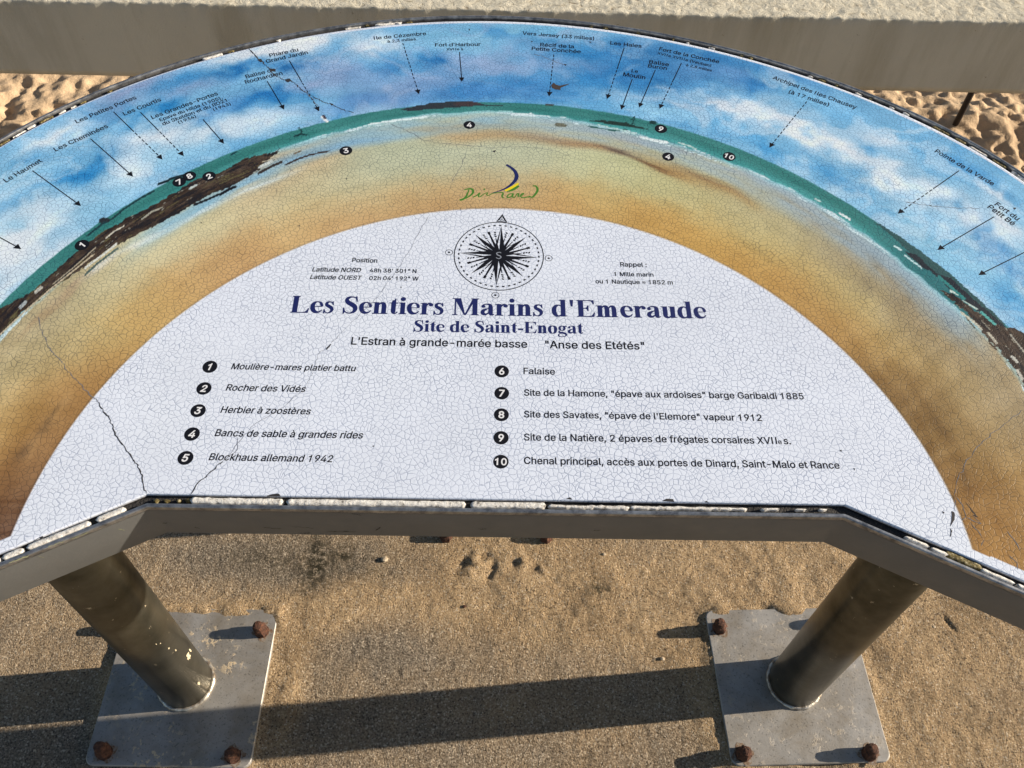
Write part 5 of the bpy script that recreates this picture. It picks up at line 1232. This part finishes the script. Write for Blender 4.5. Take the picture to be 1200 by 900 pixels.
place_text("Les Sentiers Marins d'Emeraude", (340, 366.4), (828.7, 373.4), 1.06, 0, 0, M_NAVY, serif)
place_text("Site de Saint-Enogat", (484.5, 388.6), (683.7, 391.2), 1.06, 0, 0, M_NAVY, serif)
TEXTS = [("L'Estran à grande-marée basse", (411.2, 403.7), (618, 407.5), 0), ('"Anse des Etétés"', (639, 408), (755.5, 409.6), 0),
         ('Position', (412.5, 307), (442, 307.8), 0), ('Latitude NORD', (365.5, 318), (423, 319), 1), ("48h 38' 301\" N", (433, 319), (488, 320), 0), ('Latitude OUEST', (363, 326.8), (424, 328), 1),
         ("02h 04' 192\" W", (432.5, 328), (490.5, 328.8), 0), ('Rappel :', (727, 312.2), (758, 312.8), 0), ('1 Mille marin', (719.5, 323.4), (766, 324.2), 0), ('ou 1 Nautique = 1852 m', (698, 332), (788.7, 333.4), 0),
         ('Moulière-mares platier battu', (270.5, 432.6), (417, 435), 1), ('Rocher des Vidés', (264.2, 457.6), (358, 459.4), 1), ('Herbier à zoostères', (258, 483.6), (364, 485.6), 1),
         ('Bancs de sable à grandes rides', (251.2, 511), (425.5, 513.8), 1), ('Blockhaus allemand 1942', (244.2, 539.2), (390, 541.6), 1), ('Falaise', (613.5, 438.2), (650.5, 439), 0),
         ("Site de la Hamone, \"épave aux ardoises\" barge Garibaldi 1885", (614, 463.6), (942.4, 468), 0), ("Site des Savates, \"épave de l'Elemore\" vapeur 1912", (614, 489), (893.3, 493.3), 0),
         ("Site de la Natière, 2 épaves de frégates corsaires XVII", (614, 516), (911, 520.2), 0), ('e', (912.3, 520.4), (916.5, 520.5), 0), ('s.', (918.8, 520.5), (927.2, 520.6), 0),
         ("Chenal principal, accès aux portes de Dinard, Saint-Malo et Rance", (614, 543.6), (984.5, 549.2), 0)]
for t, a, b_, it in TEXTS:
    place_text(t, a, b_, 1.04, .18 if it else 0, .013 if a[1] > 340 else .016)
SKYTEXT = [('Le Haumet', (7.3, 214), (50, 189.3)), ('Les Cheminées', (65.3, 177.6), (127.3, 149)), ('Les Petites Portes', (90, 144.7), (160.5, 115.5)), ('Les Courtis', (146, 135.5), (189.5, 118)),
           ('Les Grandes-Portes', (178.7, 139.6), (256, 110.9)), ('Epave du Hilda (1905),', (188, 142.2), (261.3, 115.6)), ('du Skeldon et du RO21', (191.3, 147), (266.7, 119)), ('(1943)', (250.7, 130), (271, 122.9)), ('(1934)', (210, 145.3), (230.4, 137.5)),
           ('Balise de', (288.7, 92), (323.3, 83)), ('Rochardien', (288, 98.2), (331.6, 87.3)), ('Phare du', (316.4, 67), (350, 59.8)), ('Grand Jardin', (312.4, 74), (361.3, 63)), ('Ile de Cézembre', (438.4, 46.6), (499.7, 41)), ('à 2,3 milles', (454.2, 50.2), (487.6, 47.2)),
           ("Fort d'Harbour", (509.9, 54.5), (563.4, 53.8)), ('XVIIe s', (523, 59.2), (542.9, 58.8)), ('Vers Jersey (33 milles)', (612, 40.5), (696.3, 47)), ('Récif de la', (633, 54.2), (672.5, 56.6)), ('Petite Conchée', (623, 58.7), (680.5, 62.4)),
           ('Les Haies', (715, 52), (751.7, 56)), ('Le', (740, 84.5), (747.5, 85.5)), ('Moulin', (730, 89), (756, 93)), ('Balise', (760.5, 74.2), (783.7, 77.8)), ('Buron', (759.2, 78.8), (781.2, 82.2)), ('Fort de la Conchée', (772, 58.9), (842.4, 74.4)),
           ('XVIIe XVIIIe (Vauban)', (770, 63.5), (833, 78.4)), ('à 2,8 milles', (803.7, 77.4), (834, 84)), ('Archipel des Iles Chausey', (905, 92.3), (1003, 128)), ('(à 17 milles)', (923.7, 109), (970.7, 124.8)), ('Pointe de la Varde', (1095, 178), (1163, 217.6)),
           ('Fort du', (1165, 240), (1192, 258.6)), ('Petit Bé', (1156.6, 243), (1186.6, 264.6))]
for t, a, b_ in SKYTEXT:
    place_text(t, a, b_, 1.06, .0, .014)


def arrow(p0, p1, dash=0, hd=.0095):
    a_, b_ = ST([p0, p1]); d = b_ - a_; L = np.linalg.norm(d); d /= L; nn = np.array([-d[1], d[0]])
    segs = []
    if dash == 0:
        segs = [(0, L - hd * .7)]
    else:
        x = 0 if dash == 2 else L * .45
        if dash == 1:
            segs.append((0, L * .43))
        while x < L - hd:
            segs.append((x, min(x + .0055, L - hd * .8))); x += .0085
    V = []; F = []
    for x0, x1 in segs:
        k_ = len(V)
        for x, sgn in ((x0, -1), (x1, -1), (x1, 1), (x0, 1)):
            V.append(a_ + d * x + nn * sgn * .00065)
        F.append((k_, k_ + 1, k_ + 2, k_ + 3))
    k_ = len(V)
    V += [b_, b_ - d * hd + nn * hd * .42, b_ - d * hd - nn * hd * .42]; F.append((k_, k_ + 1, k_ + 2))
    V = np.array(V)
    return mesh('arrow', W(V[:, 0], V[:, 1], .00006), F, M_INK, panel)


for p0, p1, ds in (((-30, 262), (25, 292), 0), ((38, 200), (95, 241.5), 0), ((106, 162.5), (156, 207), 0), ((133, 131), (190.5, 187), 1), ((164.5, 131.5), (215.5, 183), 1), ((238, 140), (262.5, 168.5), 0), ((313, 95), (333, 128.5), 0),
                   ((339, 71), (374, 130.5), 1), ((472, 50.5), (491, 110.5), 2), ((538.5, 61), (541.3, 96), 0), ((649, 64), (643.5, 113), 2), ((731.5, 56), (711.5, 116), 1), ((741, 92.5), (728, 128.5), 0), ((768, 82), (749, 126), 0),
                   ((798.5, 74), (773, 127.5), 1), ((945.5, 119), (901.5, 173), 2), ((1124, 200), (1052, 250.5), 1), ((1165, 254), (1098.5, 293), 0), ((1212, 290), (1146.5, 322.5), 0)):
    arrow(p0, p1, ds)


def round_mark(px, rad, n_=28, h=.00005, mat=None, name='number_disc'):
    c = ST([px])[0]; a = np.linspace(0, 2 * math.pi, n_, endpoint=False)
    return mesh(name, W(c[0] + rad * np.cos(a), c[1] + rad * np.sin(a), h), [tuple(range(n_))], mat or M_INK, panel), c


def number(px, txt, rad, ang, shear=0.0):
    _o, c = round_mark(px, rad)
    V, F, x0, x1 = layout(txt, .022, None, shear)
    y0, y1 = V[:, 1].min(), V[:, 1].max(); sc_4 = rad * (1.12 if len(txt) == 1 else 1.05) / (y1 - y0)
    q_ = (V - [(x0 + x1) / 2, (y0 + y1) / 2]) * sc_4; ca, sa = math.cos(ang), math.sin(ang)
    q_ = q_ @ np.array([[ca, sa], [-sa, ca]]) + c
    mesh('number', W(q_[:, 0], q_[:, 1], .00012), F, M_WHITEINK, panel)


for px, t, a in (((96, 287.2), '1', .95), ((210, 213.2), '7', .72), ((222, 206.4), '8', .68), ((245, 206.6), '2', .62), ((405.3, 176.6), '3', .30), ((550, 146.4), '4', .04), ((774.5, 151), '9', -.32), ((783, 183.6), '4', -.32), ((854.5, 183.4), '10', -.45)):
    number(px, t, .0083 if t != '4' else .0078, a)
for px, t in (((246, 429.8), '1'), ((239, 455.2), '2'), ((232.2, 481.2), '3'), ((225, 508.6), '4'), ((217.4, 536.6), '5')):
    number(px, t, .0079, 0, .18)
for px, t in (((588, 435.2), '6'), ((588, 460.8), '7'), ((587.6, 486), '8'), ((587.2, 513), '9'), ((587, 541), '10')):
    number(px, t, .0079, 0)


def union_mesh(name, polys, c, sc_, ang, h, mat):
    V, F = union(polys); V = V * sc_; ca, sa = math.cos(ang), math.sin(ang)
    V = V @ np.array([[ca, sa], [-sa, ca]]) + c
    return mesh(name, W(V[:, 0], V[:, 1], h), F, mat, panel)


# compass rose (radius 100 units)
def ringq(r, w_, a0=0, a1=360, n_=72, cx=0, cy=0):
    A_ = np.radians(np.linspace(a0, a1, n_ + 1)); r0, r1 = r - w_ / 2, r + w_ / 2
    return [[(cx + r0 * math.cos(a), cy + r0 * math.sin(a)), (cx + r1 * math.cos(a), cy + r1 * math.sin(a)), (cx + r1 * math.cos(b_), cy + r1 * math.sin(b_)), (cx + r0 * math.cos(b_), cy + r0 * math.sin(b_))] for a, b_ in zip(A_[:-1], A_[1:])]


def rot(poly, a):
    c, s = math.cos(a), math.sin(a); return [[(x * c - y * s, x * s + y * c) for x, y in p] for p in poly]


rose = ringq(100, 2.2)
for k_ in range(44):
    a = 360 / 44 * k_; rose += ringq(90, 3.4, a, a + 3.6, 1)
for k_ in range(32):
    a = math.pi * 2 * k_ / 32
    if k_ % 8 == 0:
        rose += rot([[(0, 0), (14, -13), (88, 0)], [(14, 12), (88, 0), (40, 3.6), (16, 8)]], a)
    elif k_ % 4 == 0:
        rose += rot([[(0, 0), (16, -9), (82, 0), (50, 3)], [(20, 7), (82, 0), (45, 2.5)]], a)
    elif k_ % 2 == 0:
        rose += rot([[(10, -5), (74, -1.4), (74, 1.4), (10, 2)]], a)
        rose += rot([[(66, -3), (74, -3), (74, 3), (66, 3)]], a)
    else:
        rose += rot([[(12, -3), (52, -.8), (52, .8), (12, 2)]], a)
        for q_ in range(3):
            rose += rot([[(54 + q_ * 6, -2.4 + q_ % 2), (58 + q_ * 6, -2.4 + q_ % 2), (60 + q_ * 6, 2.2), (56 + q_ * 6, 2.2)]], a)
rose += disc(0, 0, 17)
for cx_, cy_ in ((112, 0), (-112, 0), (0, -114)):
    rose += ringq(8, 1.3, 0, 360, 20, cx_, cy_) + disc(cx_, cy_, 2.6)
rose += [[(-13, 101), (0, 126), (0, 119), (-6, 106)], [(13, 101), (0, 126), (0, 119), (6, 106)], [(-13, 101), (13, 101), (9, 103), (-9, 103)]] + ringq(5.6, 1.2, 0, 360, 16, 0, 110) + disc(0, 110, 2)
cc = ST([(584.6, 299.2)])[0]
union_mesh('compass_rose', rose, cc, .0530 / 100, -.02, .00006, M_INK)
union_mesh('compass_letter', pen([(5, 7, 1.6), (1, 9, 2), (-5, 6, 2.4), (-3, 1, 2.6), (3, -2, 2.6), (5, -6, 2.4), (0, -10, 2), (-6, -7, 1.6)], 1), cc, .0530 / 100, 0, .00012, flat('grey_print', (.25, .28, .34), .5))


def brush(name, paths, mat, h, oy=(500, 180), z=7.5):
    """brush strokes given on the chart: (x, y, width)"""
    quads = []
    for pth in paths:
        c = cat([(x, y, w_) for x, y, w_ in pth], 6)
        q_ = ST([(oy[0] + x / z, oy[1] + y / z) for x, y, _w in c]); w_ = c[:, 2] / z / 1000 * 1.35
        d = np.gradient(q_, axis=0); d /= np.linalg.norm(d, axis=1)[:, None]; nn = np.stack([-d[:, 1], d[:, 0]], 1) * (w_ / 2)[:, None]
        for i_ in range(len(q_) - 1):
            p = [q_[i_] + nn[i_], q_[i_] - nn[i_], q_[i_ + 1] - nn[i_ + 1], q_[i_ + 1] + nn[i_ + 1]]
            quads.append([a * 1000 for a in p])
    V, F = union(quads); V = V / 1000
    return mesh(name, W(V[:, 0], V[:, 1], h), F, mat, panel)


brush('logo_lettering', [[(290, 408, 16), (318, 402, 16), (345, 380, 14), (362, 345, 10), (372, 318, 8)], [(330, 320, 8), (365, 310, 12), (400, 314, 16), (408, 340, 15), (385, 368, 12), (345, 392, 9), (315, 402, 8)],
                         [(405, 384, 10), (440, 368, 9), (468, 345, 10), (455, 372, 10), (470, 380, 8), (498, 358, 7), (535, 344, 7), (528, 362, 9), (545, 368, 7), (580, 350, 7), (615, 344, 8), (660, 342, 9), (672, 352, 11), (662, 370, 11), (668, 384, 9), (684, 392, 7)],
                         [(500, 312, 13), (514, 314, 13)], [(758, 352, 9), (725, 358, 9), (708, 378, 9), (718, 388, 9), (745, 375, 8), (762, 352, 8), (755, 380, 9), (772, 386, 7), (795, 354, 8), (808, 356, 11), (800, 378, 8)],
                         [(800, 378, 8), (835, 368, 8), (852, 352, 10), (838, 352, 8), (826, 374, 9), (845, 388, 9), (885, 382, 10), (905, 380, 9)], [(900, 372, 8), (925, 384, 12), (955, 358, 14), (975, 320, 16), (962, 288, 13), (932, 283, 10)]], M_GREENINK, .00006)
brush('logo_swoosh', [[(700, 98, 17), (745, 125, 20), (782, 165, 25), (790, 212, 27), (760, 258, 22), (705, 300, 15), (640, 328, 9), (578, 345, 4)]], M_NAVY, .00010)
brush('logo_yellow_band', [[(690, 326, 16), (745, 300, 20), (808, 262, 15)]], M_YELLOWINK, .00007)
brush('logo_green_band', [[(706, 336, 7), (760, 316, 20), (810, 284, 17)]], M_GREENINK, .00009)


# ---- long open cracks and bare chips in the enamel
M_HAIR = flat('hair_crack', (0.16, 0.165, 0.19), .9)


def crack(pts, w_=.0011, jag=.0012, n_sub=5):
    w_ = w_ * .85
    st = ST(pts); r = []
    q_ = random.Random(len(pts) * 7 + int(pts[0][0]))
    for i_ in range(len(st) - 1):
        for k_ in range(n_sub):
            p = st[i_] + (st[i_ + 1] - st[i_]) * k_ / n_sub
            r.append(p + np.array([q_.uniform(-jag, jag), q_.uniform(-jag, jag)]) * (k_ > 0))
    r.append(st[-1]); ws = [w_ * q_.uniform(.35, 1.5) for _ in r]; ws[0] = ws[-1] = w_ * .2
    ribbon_mesh('crack', r, ws, .00014, M_CRACK if w_ > .0007 else M_HAIR, panel)


crack([(45, 371), (47, 385), (54, 398), (59, 411), (65, 416), (73, 424), (76, 432), (85, 441), (93, 449), (108, 465), (115, 471)], .0008)
crack([(115, 471), (121, 483), (128, 490), (133, 500), (135, 510), (145, 522), (155, 537), (160, 543), (165, 555), (168, 567), (171.5, 579)], .0013)
crack([(223, 580), (235, 563), (250, 551), (262, 540)], .0012); crack([(262, 540), (278, 527), (279, 512)], .0006)
crack([(262, 540), (278, 520), (300, 496), (335, 475), (358, 454), (363, 445), (368, 430), (374, 414), (382, 407)], .0004)
crack([(388, 402), (400, 390), (430, 360), (445, 345), (470, 310), (490, 275), (503, 252)], .0004)
crack([(292, 57), (296, 62), (303, 70), (307, 72), (313, 78), (320, 86), (325, 90), (332, 93), (338, 94)], .0016)
crack([(338, 94), (345, 97), (352, 104), (358, 108), (372, 116), (380, 120), (388, 122), (400, 128), (415, 132)], .0012)
crack([(357, 106), (362, 112), (368, 117), (373, 125)], .0008)
crack([(458, 146), (477, 153), (490, 160), (497, 165)], .0007); crack([(497, 165), (520, 168), (553, 171), (572, 173), (592, 173), (612, 172)], .0006)
crack([(612, 172), (635, 174), (655, 178), (690, 190)], .0005, ); crack([(545, 183), (540, 196), (532, 208), (527, 215)], .0005)
crack([(1060, 237), (1075, 239), (1090, 241), (1110, 243), (1130, 243.5), (1150, 245)], .0008); crack([(1200, 480), (1185, 490), (1165, 506), (1150, 520), (1130, 545), (1122, 562), (1118, 580), (1120, 600)], .0006)
crack([(625, 63), (640, 68), (655, 74), (663, 76)], .0007)
for pts, w_ in (([(1120, 582), (1128, 592), (1132, 604), (1128, 610), (1120, 602)], .0008), ([(1131, 588), (1140, 600), (1146, 606), (1140, 603)], .0014), ([(1140, 604), (1150, 614), (1144, 612), (1132, 606)], .001),
                ([(1136, 612), (1146, 622), (1153, 634), (1150, 640)], .0008), ([(1180, 622), (1190, 635), (1196, 646)], .001), ([(1182, 650), (1192, 660), (1193, 668)], .0008)):
    crack(pts, w_ * .8, .0005, 3)


def chip_patch(pts, h=.00016, mat=None):
    st = ST(pts); r = []
    q_ = random.Random(int(pts[0][0]) + 3)
    for i_ in range(len(st)):
        for k_ in range(3):
            p = st[i_] + (st[(i_ + 1) % len(st)] - st[i_]) * k_ / 3
            r.append(p + np.array([q_.uniform(-1, 1), q_.uniform(-1, 1)]) * .0003 * (k_ > 0))
    r = np.array(r)
    mesh('chip', W(r[:, 0], r[:, 1], h), [tuple(range(len(r)))[::-1]], mat or M_CHIP, panel)


for pts in ([(1115, 599), (1118, 600), (1119, 603), (1118.6, 609), (1115.5, 614), (1113.6, 617.5), (1115, 608)], [(1113.6, 619), (1116, 622), (1115, 626), (1113.5, 630), (1114, 624)], [(334, 93), (339, 92), (342, 94.5), (338, 96.5), (335, 95.5)],
            [(302, 69.5), (306, 69), (308, 72.5), (305, 73)], [(294.5, 61), (297, 61), (296.5, 63.5)], [(315, 80), (323, 81), (323, 84), (318, 83.5)], [(386, 120.5), (391, 122), (389, 124)], [(661, 75), (664, 75.5), (663, 77.5)],
            [(382, 408.5), (387, 403), (388.5, 403.5), (386, 407), (383, 410)], [(1089, 240), (1092, 241), (1091, 242)], [(1187, 243.5), (1191, 243.5), (1189, 246)], [(1104, 599), (1107, 601), (1105, 602)], [(984, 528), (986, 527), (986.5, 530)],
            [(1000, 548.5), (1002, 549), (1001.6, 552)], [(469, 336), (471, 336), (470.5, 338)], [(436, 523), (438.5, 522), (438, 524)], [(235, 260), (237, 261), (236, 262)], [(350, 264), (352, 264), (351, 265.5)], [(405, 209), (407, 209), (406, 210.4)],
            [(46, 630), (50, 628), (51, 631), (47, 632)], [(313, 580.8), (320, 579), (327, 578.6), (329, 581.8), (313, 582.2)], [(662, 585), (668, 582.6), (671, 585.6)], [(776, 587.4), (781, 584.4), (789, 585), (790, 588.4)], [(826, 588.4), (828, 587), (830, 588.8)],
            [(577, 177), (581, 176), (580, 179)], [(690, 49), (693, 48.6), (692, 50.5)], [(622, 48), (624.5, 48.4), (623.5, 49.6)], [(549, 34), (551, 34), (550, 36)]):
    chip_patch(pts)
# the painted helicopter-like sea bird by the arrow to the reef
chip_patch([(646, 100), (649, 97), (652, 99.5), (656, 100.5), (668, 98), (657, 103), (657, 105.5), (651, 105), (647, 103)], .00016, M_BIRD)

# paint scuffs on the fascia
K = NT('scuffed_paint'); K.set(Base_Color=(0.30, 0.32, 0.20), Roughness=.8); M_SCUFF = K.m
M_DKSC = flat('dark_scratch', (0.025, 0.022, 0.02), .8)


def scuff(uv0, uv1, w_, mat, seed):
    """thin irregular mark on the outside of the fascia between two places"""
    q_ = random.Random(seed); out_ = []
    for t in np.linspace(0, 1, 14):
        x = uv0[0] + (uv1[0] - uv0[0]) * t; y = uv0[1] + (uv1[1] - uv0[1]) * t + q_.uniform(-.5, .5)
        # fascia plane nearest: front, left wing or right wing
        A_, d_ = (F1, -dl) if x < 170 else ((F2, dr) if x > 985 else (F1, (F2 - F1) / np.linalg.norm(F2 - F1)))
        nn = np.array([d_[1], -d_[0]]); base_ = A_ + nn * .0146
        P0 = W(base_[0], base_[1]); nw = nn[0] * np.array([1, 0, 0]) + nn[1] * E2
        out_.append(survey([(x, y)], nw, float(P0 @ nw))[0])
    out_ = np.array(out_); up_ = N; n_ = len(out_)
    ws = np.array([w_ * q_.uniform(.2, 1.2) for _ in range(n_)]); ws[0] = ws[-1] = w_ * .05
    V = np.concatenate([out_ + up_ * ws[:, None] / 2, out_ - up_ * ws[:, None] / 2])
    mesh('scuff', V, [(i_, n_ + i_, n_ + i_ + 1, i_ + 1) for i_ in range(n_ - 1)], mat, fas)


for a, b_, w_, m2 in (((56, 641), (76, 634), .0014, 0), ((82, 632), (104, 624), .0016, 0), ((10, 660), (34, 651), .002, 0), ((138, 620), (146, 621), .003, 0), ((45, 636 + 16), (52, 654), .0016, 0), ((308, 618), (330, 620), .0010, 1), ((340, 617), (368, 619), .0010, 1), ((382, 623), (418, 623), .0012, 1),
                      ((440, 622), (446, 618), .0022, 1), ((352, 625), (364, 625), .0014, 1), ((190, 613), (196, 613), .0012, 1), ((228, 618), (234, 619), .0014, 1), ((412, 602), (424, 604), .001, 1), ((560, 620), (570, 620), .001, 1), ((694, 622), (704, 621), .001, 1)):
    scuff(a, b_, w_, M_DKSC if m2 else M_SCUFF, int(a[0]))


# small pale cream patches laid on the surface of the left post
def post_patch(uv, w_, hgt, seed):
    cx, cy, R_2 = -.59735, .51198, .0490
    o_ = np.array([0, 0, CAM_H]); g0 = survey([uv], np.array([0, 0, 1.0]), 0.0)[0]; d_ = g0 - o_
    a2 = d_[0] ** 2 + d_[1] ** 2; b2 = 2 * ((o_[0] - cx) * d_[0] + (o_[1] - cy) * d_[1]); c2_ = (o_[0] - cx) ** 2 + (o_[1] - cy) ** 2 - R_2 ** 2
    t = (-b2 - math.sqrt(max(b2 * b2 - 4 * a2 * c2_, 0))) / (2 * a2); X = o_ + t * d_
    th = math.atan2(X[1] - cy, X[0] - cx); q_ = random.Random(seed); V = [(cx + (R_2 + .0006) * math.cos(th), cy + (R_2 + .0006) * math.sin(th), X[2])]; n_ = 20
    for k_ in range(n_):
        a = 2 * math.pi * k_ / n_; rr_ = q_.uniform(.55, 1.15); t2 = th + w_ / R_2 * rr_ * math.cos(a)
        V.append((cx + R_2 * math.cos(t2), cy + R_2 * math.sin(t2), X[2] + hgt * rr_ * math.sin(a)))
    mesh('pale_patch', V, [(0, 1 + k_, 1 + (k_ + 1) % n_) for k_ in range(n_)], M_PALECREAM, table)


M_PALECREAM = flat('pale_cream', (.55, .48, .33), .7)
for uv, w_, hg, sd in (((221, 769), .006, .012, 1), ((223, 762), .003, .008, 4), ((233, 801), .003, .007, 2), ((206, 762), .0014, .004, 3), ((198, 760), .0015, .003, 5), ((188, 754), .001, .002, 6), ((183, 755), .001, .003, 7)):
    post_patch(uv, w_, hg, sd)
